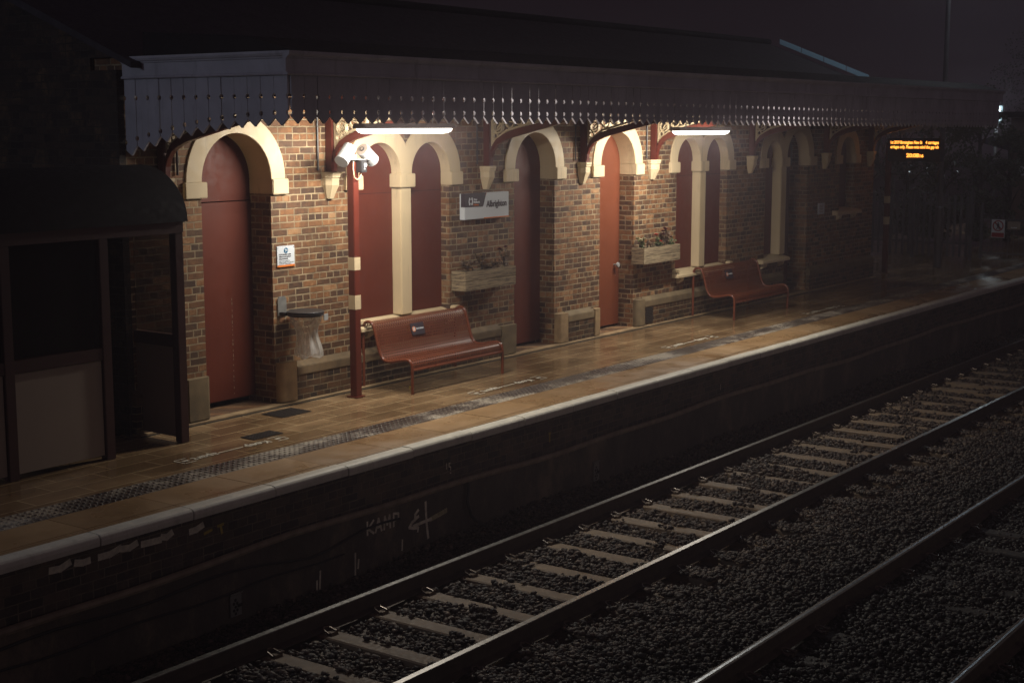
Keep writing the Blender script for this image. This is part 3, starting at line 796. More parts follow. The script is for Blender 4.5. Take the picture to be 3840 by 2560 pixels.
surround(*doors[0], 0.33); leaf(*doors[0], 0.09, WALL_Y + 0.31, split=2.25)
mb = MB(); random.seed(14); z = 0.14
while z < 1.2:
    l = random.uniform(0.008, 0.035); mb.box(11.13, 11.1335, WALL_Y + 0.307, WALL_Y + 0.3095, z, z + l); z += l + random.uniform(0.012, 0.06)
mb.build('paint_chip', M['wood'], B)
surround(*doors[1], 0.27); leaf(*doors[1], 0.06, WALL_Y + 0.245)
surround(*doors[2], 0.28); leaf(*doors[2], 0.06, WALL_Y + 0.255, handle=True, mat='lit_maroon')

def chip_sill(x0, x1, z0, z1, feet):
    pr = [(WALL_Y + 0.2, z1 + 0.045), (WALL_Y - 0.005, z1), (WALL_Y - 0.10, z1 - 0.02), (WALL_Y - 0.115, z1 - 0.045), (WALL_Y - 0.115, z0), (WALL_Y + 0.2, z0)]
    o = MB().prism(pr, [], FY, x0, x1).build('window_sill', M['stone'], B, bevel=0.006)
    for f in feet:
        MB().prism([(WALL_Y, z0 - 0.001), (WALL_Y - 0.09, z0 - 0.001), (WALL_Y - 0.07, z0 - 0.06), (WALL_Y, z0 - 0.10)], [], FY, f, f + 0.10).build('sill_bracket', M['stone'], o)
for q in pairs:
    a, b, c, d = q
    r = (b - a) / 2; mid = (b + c) / 2
    mb = ring_strip(MB(), (a + b) / 2, r, r + BAND - 0.001, WALL_Y - 0.02, WALL_Y + 0.15, (1, mid))
    ring_strip(mb, (c + d) / 2, r, r + BAND - 0.001, WALL_Y - 0.02, WALL_Y + 0.15, (-1, mid))
    mb.build('arch_surround', M['stone'], B)
    MB().box(a - BAND - 0.03, a + 0.05, WALL_Y - 0.045, WALL_Y + 0.08, ZI0, ZS).build('impost', M['stone'], B, bevel=0.008)
    MB().box(d, d + BAND + 0.03, WALL_Y - 0.045, WALL_Y + 0.14, ZI0, ZS).build('impost', M['stone'], B, bevel=0.008)
    MB().box(b - 0.035, c + 0.045, WALL_Y - 0.045, WALL_Y + 0.145, ZI0, ZS).build('impost', M['stone'], B, bevel=0.008)
    MB().box(b, c, WALL_Y - 0.012, WALL_Y + 0.15, 0.775, ZI0 - 0.001).build('mullion', M['stone'], B, bevel=0.012)
    for u0, u1 in ((a, b), (c, d)):
        leaf(u0, u1, 0.78, WALL_Y + 0.13, name='window_board')
    chip_sill(a - 0.10, d + 0.12, 0.665, 0.745, (a + 0.05, (b + c) / 2, d - 0.12))
    MB().box(a - 0.10, a - 0.002, WALL_Y - 0.09, WALL_Y + 0.0, 0.747, 0.80).build('sill_stop', M['stone'], B, bevel=0.01)
    MB().box(d + 0.002, d + 0.115, WALL_Y - 0.09, WALL_Y + 0.0, 0.747, 0.80).build('sill_stop', M['stone'], B, bevel=0.01)
for q in pairs:
    for u0, u1 in ((q[0], q[1]), (q[2], q[3])):
        MB().box(u0, u1, WALL_Y + 0.1285, WALL_Y + 0.1302, 2.262, 2.268).build('board_seam', M['lead'], B)
# window and doorway sharing a pier
surroundY = WALL_Y
mid = (P5[1] + P5[2]) / 2
mb = ring_strip(MB(), (P5[0] + P5[1]) / 2, (P5[1] - P5[0]) / 2, (P5[1] - P5[0]) / 2 + BAND - 0.001, WALL_Y - 0.02, WALL_Y + 0.2, (1, mid))
ring_strip(mb, (P5[2] + P5[3]) / 2, (P5[3] - P5[2]) / 2, (P5[3] - P5[2]) / 2 + BAND - 0.001, WALL_Y - 0.02, WALL_Y + 0.2, (-1, mid))
mb.build('arch_surround', M['stone'], B)
MB().box(P5[0] - BAND - 0.03, P5[0] + 0.05, WALL_Y - 0.045, WALL_Y + 0.08, ZI0, ZS).build('impost', M['stone'], B, bevel=0.008)
MB().box(P5[1] - 0.04, P5[2] + 0.07, WALL_Y - 0.045, WALL_Y + 0.2, ZI0, ZS).build('impost', M['stone'], B, bevel=0.008)
MB().box(P5[3], P5[3] + BAND + 0.1, WALL_Y - 0.045, WALL_Y + 0.2, ZI0, ZS).build('impost', M['stone'], B, bevel=0.008)
MB().box(P5[1], P5[2], WALL_Y - 0.012, WALL_Y + 0.2, 0.76, ZI0 - 0.001).build('mullion', M['stone'], B, bevel=0.012)
leaf(P5[0], P5[1], 0.76, WALL_Y + 0.16, name='window_board'); leaf(P5[2], P5[3], 0.05, WALL_Y + 0.36)
chip_sill(23.29, P5[2] + 0.02, 0.655, 0.735, (23.42, 24.1))
MB().box(P5[1] + 0.115, P5[2], WALL_Y + 0.001, WALL_Y + 0.2, 0.02, 0.65).build('jamb', M['brick'], B)
surround(*W7, 0.2); leaf(*W7, 1.45, WALL_Y + 0.17, name='window_board'); chip_sill(26.43, 27.62, 1.35, 1.44, (26.62, 27.3))

def corbel(x0):
    w, d = 0.235, 0.13
    mb = MB(); 
    def sec(z, k, dd):
        xc = x0 + w / 2; hw = w / 2 * k; cut = hw * 0.42
        return [(xc - hw, WALL_Y, z), (xc - hw, WALL_Y - dd * 0.45, z), (xc - hw + cut, WALL_Y - dd, z), (xc + hw - cut, WALL_Y - dd, z), (xc + hw, WALL_Y - dd * 0.45, z), (xc + hw, WALL_Y, z)]
    zs = [(2.545, 1.0, d), (2.515, 1.0, d), (2.505, 0.95, d * 0.95), (2.485, 0.95, d * 0.95), (2.477, 0.86, d * 0.85), (2.40, 0.86, d * 0.85), (2.245, 0.42, d * 0.35)]
    vs = []; fs = []
    for z, k, dd in zs: vs += sec(z, k, dd)
    for i in range(len(zs) - 1):
        for j in range(5): fs.append((i * 6 + j, i * 6 + j + 1, (i + 1) * 6 + j + 1, (i + 1) * 6 + j))
    fs += [(0, 1, 2, 3, 4, 5), tuple(range(len(vs) - 6, len(vs)))]
    mb.add(vs, fs).build('corbel', M['stone'], B)
CORB = [9.81, 12.26, 15.23, 17.52, 19.48, 22.78, 25.86, 28.03]
for x0 in CORB: corbel(x0)

# plinth: stone band over dark brick, rounded stone blocks at the doors
PY = WALL_Y - 0.07
def plinth(x0, x1, mat='dark_brick', band='band_stone'):
    MB().box(x0, x1, PY, WALL_Y - 0.001, 0.02, 0.30).build('plinth', M[mat], B)
    MB().prism([(PY - 0.012, 0.301), (PY - 0.012, 0.395), (WALL_Y - 0.001, 0.455), (WALL_Y - 0.001, 0.301)], [], FY, x0, x1).build('plinth_band', M[band], B, bevel=0.006)
plinth(11.725, 15.60); plinth(17.20, 17.89, band='mossy_stone'); plinth(19.325, 24.2, band='mossy_stone'); plinth(25.32, XR, band='mossy_stone'); plinth(XL, 10.12)
def block(x0, x1, ret, h=0.48, mat='rough_stone', rad=0.06, top=0.03):
    """door-side plinth stone with a rounded corner; ret = side that turns into the reveal"""
    y0 = WALL_Y - 0.09; y1 = WALL_Y + 0.19; n = 6
    if ret < 0: pl = [(x1, y0)] + [(x0 + rad - rad * math.sin(a), y0 + rad - rad * math.cos(a)) for a in [PI / 2 * i / n for i in range(n + 1)]] + [(x0, y1), (x1, y1)]
    else: pl = [(x0, y0)] + [(x1 - rad + rad * math.sin(a), y0 + rad - rad * math.cos(a)) for a in [PI / 2 * i / n for i in range(n + 1)]] + [(x1, y1), (x0, y1)]
    MB().prism(pl, [], lambda u, v, w: (u, v, w), 0.03, h).build('plinth_block', M[mat], B, bevel=0.022, smooth=True)
block(10.13, 10.44, 1, 0.47, 'mossy_stone'); block(11.47, 11.715, -1, 0.47)
block(15.61, 15.965, 1, 0.42, 'mossy_stone'); block(16.965, 17.19, -1, 0.44)
block(17.90, 18.07, 1, 0.42); block(19.095, 19.315, -1, 0.43, 'mossy_stone')
v = root('air_vent', (19.5, PY, 0.03), 'x', 'x'); 
bpy.data.objects.remove(v)
mb = MB().box(19.36, 19.58, PY - 0.004, PY + 0.0, 0.05, 0.285)
av = mb.build('air_vent', M['black'], B)
mb = MB()
for i in range(9): mb.box(19.365, 19.575, PY - 0.012, PY - 0.005, 0.06 + i * 0.025, 0.068 + i * 0.025)
mb.build('vent_bar', M['iron'], av)
MB().box(XL, XR, PY - 0.055, WALL_Y + 0.44, -0.003, 0.018).build('door_step', M['rough_stone'], B)
MB().box(XL, XR, PY - 0.085, PY - 0.056, -0.003, 0.004).build('drain_slot', M['black'], B)
# thin downpipes beside the brackets
for x0 in (10.13, 12.19, 15.15, 17.45, 19.42):
    MB().tube([(x0, WALL_Y - 0.02, 2.57), (x0, WALL_Y - 0.02, 3.4)], 0.012, 6).build('cable_run', M['iron'], B)
# roof
ro = MB().prism([(11.2, 3.67), (13.95, 4.75), (16.7, 3.67), (16.7, 3.61), (13.95, 4.66), (11.2, 3.61)], [], FY, XL - 0.1, XR + 0.12).build('roof', M['slate'], B)
MB().tube([(XL - 0.1, 13.95, 4.77), (XR + 0.12, 13.95, 4.77)], 0.07, 8).build('ridge', M['lead'], ro)
for i in range(4):
    ya, yb = 11.72 + i * 0.50, 11.72 + i * 0.50 + 0.485
    za, zb = 3.905 + (ya - 11.72) * 0.392, 3.905 + (yb - 11.72) * 0.392
    MB().prism([(ya, za + 0.045), (yb, zb + 0.045), (yb, zb + 0.15), (ya, za + 0.15)], [], FY, XR + 0.125, XR + 0.133).build('verge_panel', M['verge'], ro)
# chimney-less wing left of the main block, set back behind the shelter
LW = root('station_wing', (5, 14.6, 0), 'dark brick wing of the station set back behind the shelter at far left', 'building')
MB().box(-6, XL - 0.12, 14.6, 14.9, 0, 4.3).build('wall', M['shaded_brick'], LW)
MB().prism([(14.4, 4.3), (16.9, 5.5), (19.4, 4.3)], [], FY, -6.1, XL - 0.11).build('roof', M['slate'], LW)

# ------------------------------------------------------------------ canopy
CN = root('platform_canopy', (9.5, WALL_Y, 2.7), 'long grey timber canopy with a pierced saw-tooth valance over the platform', 'canopy')
CX0, CX1, CY = 9.50, 29.25, 9.27
random.seed(21)
def board(mb, u0, u1, ztop, ztip, fn, w0, w1, zu, zl, gl, gr, hr=0.024):
    """one valance board: half-round bites at both edges, pointed foot"""
    c = (u0 + u1) / 2; a, b = u0 + gl, u1 - gr
    notch = 0.072
    poly = [(a, ztop), (a, zu(u0) + hr)]
    for i in range(1, 6): th = PI / 2 - PI * i / 6; poly.append((a + hr * math.cos(th) * 0.85, zu(u0) + hr * math.sin(th) * 1.0))
    poly += [(a, zu(u0) - hr), (a, zl(u0) + hr)]
    for i in range(1, 6): th = PI / 2 - PI * i / 6; poly.append((a + hr * math.cos(th) * 0.85, zl(u0) + hr * math.sin(th)))
    poly += [(a, zl(u0) - hr), (a, ztip(u0) + notch), (c, ztip(c)), (b, ztip(u1) + notch), (b, zl(u1) - hr)]
    for i in range(1, 6): th = -PI / 2 + PI * i / 6; poly.append((b - hr * math.cos(th) * 0.85, zl(u1) + hr * math.sin(th)))
    poly += [(b, zl(u1) + hr), (b, zu(u1) - hr)]
    for i in range(1, 6): th = -PI / 2 + PI * i / 6; poly.append((b - hr * math.cos(th) * 0.85, zu(u1) + hr * math.sin(th)))
    poly += [(b, zu(u1) + hr), (b, ztop)]
    mb.prism(poly, [], fn, w0, w1)
def zt(x): return -0.0045 * max(0, x - 14)        # slight droop of the far end
mb = MB(); pitch = 0.1665; n = int((CX1 - CX0 - 0.02) / pitch); gaps = []
for i in range(n + 2):
    xx = CX0 + i * pitch
    g_ = random.choice([0.0008, 0.001, 0.0015, 0.002])
    if 12.2 < xx < 15.6: g_ = random.choice([0.003, 0.005, 0.0055, 0.004])
    elif 20 < xx < 24: g_ = random.choice([0.0015, 0.004, 0.006, 0.003])
    elif random.random() < 0.1: g_ = 0.003
    gaps.append(g_)
for i in range(n):
    u0 = CX0 + 0.022 + i * pitch
    board(mb, u0, u0 + pitch, 3.51, lambda u: 3.085 + zt(u), FX, CY + random.uniform(-.003, .003), CY + 0.022, lambda u: 3.325 + zt(u), lambda u: 3.19 + zt(u), gaps[i], gaps[i + 1])
mb.build('valance', M['canopy_grey'], CN)
mb = MB(); ey0, ey1 = CY + 0.024, WALL_Y - 0.005; n = 13; pe = (ey1 - ey0) / n
def zl_end(y): return 3.185 - 0.27 * ((y - 9.25) / 2.2) ** 2
ge = [random.choice([0.002, 0.004, 0.006, 0.003]) for _ in range(n + 1)]
for i in range(n):
    u0 = ey0 + i * pe
    board(mb, u0, u0 + pe, 3.51, lambda u: zl_end(u) - 0.115 - 0.05 * max(0, (u - 10.8)), FY, CX0 + random.uniform(-.003, .003), CX0 + 0.022, lambda u: 3.33, zl_end, ge[i], ge[i + 1])
mb.build('valance', M['canopy_grey'], CN)['label'] = 'raked valance on the canopy end'
mb = MB()
for i in range(n):
    u0 = ey0 + i * pe
    board(mb, u0, u0 + pe, 3.51, lambda u: zl_end(u) - 0.115, FY, CX1 - 0.022, CX1, lambda u: 3.33, zl_end, 0.002, 0.002)
mb.build('valance', M['canopy_grey'], CN)
def fascia(fn, a, b, w, sg):
    """stacked mouldings: w = face plane, sg = outward direction"""
    mb = MB()
    pr = [(w + sg * -0.02, 3.512), (w + sg * 0.030, 3.512), (w + sg * 0.038, 3.522), (w + sg * 0.030, 3.535), (w + sg * 0.016, 3.540), (w + sg * 0.016, 3.655), (w + sg * 0.03, 3.662), (w + sg * 0.032, 3.672), (w + sg * 0.05, 3.680), (w + sg * 0.062, 3.70), (w + sg * 0.062, 3.722), (w - sg * 0.02, 3.722)]
    mb.prism(pr, [], fn, a, b)
    return mb
f1 = fascia(lambda u, v, w: (w, u, v), CX0 - 0.06, CX1 + 0.06, CY, -1)
f1.build('fascia', M['canopy_grey'], CN)
f2 = fascia(lambda u, v, w: (u, w, v), CY - 0.0, WALL_Y - 0.01, CX0, -1); f2.build('fascia', M['canopy_grey'], CN)
f3 = fascia(lambda u, v, w: (u, w, v), CY - 0.0, WALL_Y - 0.01, CX1, 1); f3.build('fascia', M['canopy_grey'], CN)
# ceiling boards and roof
mb = MB(); x = CX0 + 0.03
while x < CX1 - 0.05:
    mb.box(x + 0.002, min(x + 0.118, CX1 - 0.03), CY + 0.03, WALL_Y - 0.005, 3.45, 3.47); x += 0.12
mb.build('ceiling', M['canopy_cream'], CN)
MB().box(CX0 + 0.022, CX1 - 0.022, CY + 0.03, WALL_Y - 0.003, 3.472, 3.70).build('deck', M['canopy_cream'], CN)
MB().prism([(CY - 0.05, 3.724), (WALL_Y - 0.31, 3.724), (WALL_Y - 0.31, 3.95), (CY + 0.55, 3.87)], [], FY, CX0 + 0.0, CX1 + 0.04).build('roof', M['lead'], CN)
def bracket(xc):
    br = MB().box(xc - 0.045, xc + 0.045, WALL_Y - 0.10, WALL_Y - 0.002, 2.546, 3.44).build('bracket', M['maroon_steel'], CN, bevel=0.006)
    MB().box(xc - 0.04, xc + 0.04, CY + 0.04, WALL_Y - 0.101, 3.335, 3.445).build('beam', M['maroon_steel'], br)
    lo = [(11.395, 2.56), (11.385, 2.66), (11.35, 2.745), (11.29, 2.815), (11.20, 2.865), (11.08, 2.91), (10.85, 2.965), (10.5, 3.045), (10.1, 3.14), (9.75, 3.235), (9.45, 3.325)]
    up = [(9.75, 3.325), (10.1, 3.225), (10.5, 3.13), (10.82, 3.06), (11.05, 3.005), (11.19, 2.955), (11.30, 2.89), (11.36, 2.82), (11.395, 2.74)]
    MB().prism(lo + up, [], FY, xc - 0.035, xc + 0.035).build('brace', M['maroon_steel'], br, bevel=0.005)
    # pierced cast-iron spandrel
    mb = MB(); k = 0
    def ringp(cy, cz, r, t=0.014, a0=0, a1=2 * PI, n=20):
        nonlocal k
        off = 0.0011 * (k % 9); k += 1
        m = [(cy + (r) * math.cos(a0 + (a1 - a0) * i / n), cz + (r) * math.sin(a0 + (a1 - a0) * i / n)) for i in range(n + 1)]
        q = [(cy + (r - t) * math.cos(a0 + (a1 - a0) * i / n), cz + (r - t) * math.sin(a0 + (a1 - a0) * i / n)) for i in range(n + 1)]
        vs, fs = [], []
        for (p0, p1) in zip(m, q): vs += [(xc - 0.016 - off, *p0), (xc - 0.016 - off, *p1), (xc + 0.016 + off, *p0), (xc + 0.016 + off, *p1)]
        for i in range(n):
            a = i * 4; b = a + 4
            fs += [(a, b, b + 1, a + 1), (a + 2, a + 3, b + 3, b + 2), (a, a + 2, b + 2, b), (a + 1, b + 1, b + 3, a + 3)]
        mb.add(vs, fs)
    def barp(p0, p1, t=0.018):
        nonlocal k
        off = 0.0011 * (k % 9); k += 1
        d = Vector((p1[0] - p0[0], p1[1] - p0[1])); l = d.length; d /= l; nrm = Vector((-d.y, d.x)) * t / 2
        poly = [(p0[0] + nrm.x, p0[1] + nrm.y), (p0[0] - nrm.x, p0[1] - nrm.y), (p1[0] - nrm.x, p1[1] - nrm.y), (p1[0] + nrm.x, p1[1] + nrm.y)]
        mb.prism(poly, [], FY, xc - 0.016 - off, xc + 0.016 + off)
    barp((11.375, 2.80), (11.375, 3.32), 0.03); barp((11.36, 3.315), (9.95, 3.315), 0.024)
    pairs_ = [((11.355, 2.86), (11.15, 3.0)), ((11.15, 3.0), (10.8, 3.09)), ((10.8, 3.09), (10.4, 3.19)), ((10.4, 3.19), (10.0, 3.29))]
    for a_, b_ in pairs_: barp(a_, b_, 0.026)
    for cy_, cz_, r_ in ((11.27, 3.22, 0.085), (11.06, 3.2, 0.10), (11.28, 3.04, 0.075), (11.10, 3.10, 0.07), (10.86, 3.21, 0.088), (10.66, 3.23, 0.075), (10.48, 3.25, 0.06), (11.325, 2.93, 0.045), (10.30, 3.27, 0.045), (10.95, 3.13, 0.06)):
        ringp(cy_, cz_, r_)
    for cy_, cz_, r_, a0 in ((11.17, 3.27, 0.12, PI * 1.0), (10.97, 3.27, 0.12, PI * 1.05), (10.75, 3.28, 0.11, PI), (11.33, 3.12, 0.13, PI * 0.6), (11.2, 3.0, 0.10, 0.2)):
        ringp(cy_, cz_, r_, 0.013, a0, a0 + PI * 0.9, 12)
    mb.build('spandrel', M['cream'], br)
for x0 in CORB: bracket(x0 + 0.1175)

# ------------------------------------------------------------------ fluorescent lights
def tube_light(xc, y, z, length, lab):
    t = root('tube_light', (xc, y, z), lab, 'light', 'tube lights under the canopy')
    h = length / 2; n = 10
    prof = []
    vs = []; fs = []
    def sec(x, k):
        return [(x, y + 0.07 * k * math.cos(PI + PI * i / n), z + 0.0 + 0.054 * (k ** 1.2) * math.sin(PI + PI * i / n)) for i in range(n + 1)]
    xs = [(-h, 0.55), (-h + 0.02, 0.8), (-h + 0.06, 0.97), (-h + 0.1, 1.0), (h - 0.1, 1.0), (h - 0.06, 0.97), (h - 0.02, 0.8), (h, 0.55)]
    for dx, k in xs: vs += sec(xc + dx, k)
    m = n + 1
    for i in range(len(xs) - 1):
        for j in range(n): fs.append((i * m + j, i * m + j + 1, (i + 1) * m + j + 1, (i + 1) * m + j))
    fs.append(tuple(range(m))); fs.append(tuple(range((len(xs) - 1) * m, len(xs) * m)))
    for i in range(len(xs) - 1): fs.append((i * m, i * m + n, (i + 1) * m + n, (i + 1) * m))
    MB().add(vs, fs).build('diffuser', M['tube'], t, smooth=True)
    for sg, watts in ((1, TUBE_WATTS * 0.55), (-1, TUBE_WATTS * 0.45)):      # light leaving the two curved faces of the diffuser
        ld = bpy.data.lights.new('tube_glow', 'AREA'); ld.shape = 'RECTANGLE'; ld.size = length - 0.06; ld.size_y = 0.06
        ld.energy = watts; ld.color = TUBE_COLOR
        lo = bpy.data.objects.new('tube_glow', ld); COL.objects.link(lo); lo.parent = t
        lo.location = (0, sg * 0.055, -0.062)
        lo.rotation_euler = (sg * R(49), 0, 0)
    MB().prism([(y - 0.09, z + 0.002), (y + 0.09, z + 0.002), (y + 0.075, z + 0.055), (y - 0.075, z + 0.055)], [], FY, xc - h - 0.01, xc + h + 0.01).build('housing', M['panel_grey'], t, bevel=0.008)
    for dx in (-h * 0.6, h * 0.6):
        MB().tube([(xc + dx, y, z + 0.056), (xc + dx, y, 3.45)], 0.01, 8).build('hanger', M['galv'], t)
tube_light(12.32, 10.30, 3.035, 1.52, 'lit tube light under the canopy above the loudspeaker post')
tube_light(18.78, 10.20, 2.985, 1.54, 'lit tube light under the canopy, right of the orange-red door')

# ------------------------------------------------------------------ loudspeaker posts
def speaker_post(px, py, lab, speakers=True):
    t = root('speaker_post', (px, py, 0), lab, 'post', 'maroon banded posts')
    w = 0.048
    MB().box(px - w, px + w, py - w, py + w, 0.0, 2.70).build('pole', M['maroon_steel'], t, bevel=0.006)
    MB().box(px - 0.075, px + 0.075, py - 0.075, py + 0.075, 0.0, 0.012).build('base_plate', M['maroon_steel'], t)
    for z0, z1 in ((1.455, 1.60), (1.01, 1.17)):
        MB().box(px - w - 0.0015, px + w + 0.0015, py - w - 0.0015, py + w + 0.0015, z0, z1).build('band', M['cream'], t)
    if not speakers: return t
    MB().box(px - 0.03, px + 0.03, py - 0.03, py + 0.03, 2.70, 2.79).build('neck', M['maroon_steel'], t, bevel=0.004)
    MB().box(px - 0.19, px + 0.20, py - 0.105, py - 0.05, 2.690, 2.696).build('mounting_bar', M['white_metal'], t)
    MB().box(px - 0.16, px - 0.045, py - 0.10, py - 0.049, 2.7, 2.745).build('mounting_bar', M['white_metal'], t)
    def horn(c, d, lab2):
        c = Vector(c); d = Vector(d).normalized(); r = 0.078
        a, b = c - d * 0.115, c + d * 0.125
        mb = MB(); mb.tube([a, a + d * 0.006, b - d * 0.012, b - d * 0.012, b, b], [r * 0.9, r, r, r * 1.03, r * 1.03, r * 0.93], 28, caps=False)
        o = mb.build('loudspeaker', M['white_metal'], t, smooth=True); o['label'] = lab2
        MB().tube([b - d * 0.012, b - d * 0.006], [r * 0.95, r * 0.95], 28).build('grille', M['black'], o)
        MB().tube([a - d * 0.0, a + d * 0.008], [r * 0.9, r * 0.9], 28).build('rear_cap', M['panel_grey'], o)
        MB().tube([a - d * 0.012, a - d * 0.001], [0.026, 0.026], 16).build('rear_knob', M['black'], o)
        MB().tube([a - d * 0.014, a - d * 0.0122], [0.015, 0.015], 12).build('rear_screw', M['panel_grey'], o)
    horn((px - 0.165, py - 0.05, 2.752), (-0.72, -0.12, -0.62), 'loudspeaker pointing left and down')
    horn((px + 0.225, py - 0.02, 2.742), (0.80, 0.10, -0.52), 'loudspeaker pointing right and down')
    bx = MB().box(px + 0.0, px + 0.10, py - 0.13, py - 0.05, 2.55, 2.685).build('control_box', M['black'], t, bevel=0.006)
    MB().box(px + 0.045, px + 0.088, py - 0.1325, py - 0.1305, 2.615, 2.648).build('sticker', M['sign_white'], bx)
    MB().cyl((px + 0.05, py - 0.134, 2.59), (px + 0.05, py - 0.1305, 2.59), 0.007, 10).build('button', M['sign_white'], bx)
    pts = [(px - 0.05, py - 0.06, 2.68), (px - 0.075, py - 0.075, 2.60), (px - 0.06, py - 0.075, 2.50), (px - 0.02, py - 0.08, 2.47), (px + 0.03, py - 0.085, 2.49), (px + 0.05, py - 0.09, 2.55)]
    MB().tube(pts, 0.006, 6).build('cable', M['cream'], t, smooth=True)
    return t
speaker_post(12.345, 11.10, 'maroon post with two cream bands, topped by two white loudspeakers')
speaker_post(29.45, 11.60, 'dim banded post beyond the canopy end, left of the departure board glow', speakers=False)

# ------------------------------------------------------------------ benches
def make_bench(x0, length, dy, lab):
    t = root('bench', (x0, 11.05 + dy, 0), lab, 'bench', 'perforated maroon benches')
    P = [(11.425, 0.70), (11.42, 0.735), (11.395, 0.772), (11.355, 0.79), (11.31, 0.785), (11.275, 0.76), (11.25, 0.70), (11.22, 0.60), (11.19, 0.49), (11.16, 0.42), (11.12, 0.365), (11.06, 0.345), (10.98, 0.35), (10.88, 0.372), (10.80, 0.388), (10.755, 0.39), (10.72, 0.378), (10.695, 0.355), (10.682, 0.32), (10.68, 0.27)]
    P = [(a + dy, b) for a, b in P]
    # smooth
    Q = []
    for i in range(len(P) - 1):
        p0, p1, p2, p3 = (Vector(P[max(0, min(len(P) - 1, i + k))]) for k in (-1, 0, 1, 2))
        for s_ in (0, 0.5):
            Q.append(tuple(0.5 * ((2 * p1) + (-p0 + p2) * s_ + (2 * p0 - 5 * p1 + 4 * p2 - p3) * s_ ** 2 + (-p0 + 3 * p1 - 3 * p2 + p3) * s_ ** 3)))
    Q.append(P[-1])
    L = [0]
    for a, b in zip(Q[:-1], Q[1:]): L.append(L[-1] + math.hypot(a[0] - b[0], a[1] - b[1]))
    seat = Q
    vs = []; fs = []; uv = []
    nx = 14
    for i in range(nx + 1):
        for k, q in enumerate(seat): vs.append((x0 + 0.02 + (length - 0.04) * i / nx, q[0], q[1])); uv.append(((length - 0.04) * i / nx, L[k]))
    m = len(seat)
    for i in range(nx):
        for j in range(m - 1): fs.append((i * m + j, i * m + j + 1, (i + 1) * m + j + 1, (i + 1) * m + j))
    o = MB().add(vs, fs).build('seat', M['perf'], t, smooth=True)
    me = o.data; ul = me.uv_layers.new(name='UVMap')
    for lp in me.loops: ul.data[lp.index].uv = uv[lp.vertex_index]
    for xe in (x0 + 0.016, x0 + length - 0.016):
        pts = [(xe, Q[0][0], 0.0), (xe, Q[0][0], 0.35)] + [(xe, *q) for q in Q] + [(xe, Q[-1][0], 0.14), (xe, Q[-1][0], 0.0)]
        MB().tube(pts, 0.0185, 10).build('end_frame', M['bench_tube'], t, smooth=True)
    MB().tube([(x0 + 0.016, Q[-1][0], 0.275), (x0 + length - 0.016, Q[-1][0], 0.275)], 0.016, 8).build('front_rail', M['bench_tube'], t, smooth=True)
    MB().tube([(x0 + 0.016, 11.0 + dy, 0.335), (x0 + length - 0.016, 11.0 + dy, 0.335)], 0.014, 8).build('under_rail', M['bench_tube'], t, smooth=True)
    MB().tube([(x0 + 0.016, Q[0][0], 0.70), (x0 + length - 0.016, Q[0][0], 0.70)], 0.014, 8).build('back_rail', M['bench_tube'], t, smooth=True)
    # sticker plate on the back rest
    n_ = Vector((0, -0.96, 0.28)).normalized(); c = Vector((x0 + length * 0.43, 11.228 + dy, 0.635))
    up = Vector((0, 0.28, 0.96)).normalized()
    def pl(u, v, w): q = c + Vector((1, 0, 0)) * u + up * v + n_ * w; return tuple(q)
    st = MB()
    st.add([pl(-0.12, -0.072, 0.004), pl(0.12, -0.072, 0.004), pl(0.12, 0.072, 0.004), pl(-0.12, 0.072, 0.004), pl(-0.12, -0.072, 0.014), pl(0.12, -0.072, 0.014), pl(0.12, 0.072, 0.014), pl(-0.12, 0.072, 0.014)],
           [(0, 3, 2, 1), (4, 5, 6, 7), (0, 1, 5, 4), (1, 2, 6, 5), (2, 3, 7, 6), (3, 0, 4, 7)])
    so = st.build('seat_notice', M['sign_dark'], t)
    k = 20; mb = MB()
    mb.add([pl(-0.072 + 0.034 * math.cos(2 * PI * i / k), 0.034 * math.sin(2 * PI * i / k), 0.0148) for i in range(k)], [tuple(range(k))])
    mb.build('symbol_disc', M['orange'], so)
    mb = MB()
    for sg in (1, -1):
        a, b = Vector((-0.018, -0.02 * sg)), Vector((0.018, 0.02 * sg)); d = (b - a).normalized(); nn = Vector((-d.y, d.x)) * 0.0075
        mb.add([pl(-0.072 + q.x, q.y, 0.0154 + 0.0003 * sg) for q in (a + nn, a - nn, b - nn, b + nn)], [(0, 1, 2, 3)])
    text_mb("Don't sit here", 0.03, lambda a, b, c_: pl(-0.032 + a, b - 0.008, 0.015 + c_), width=0.142, bold=0.0012, mb=mb)
    mb.build('lettering', M['sign_white'], so)
    return t
make_bench(12.83, 1.79, 0.0, 'maroon perforated metal bench under the paired windows, nearer the loudspeaker post')
make_bench(20.80, 1.98, -0.02, 'darker maroon bench beyond the flower planter, its far end lost in shadow')

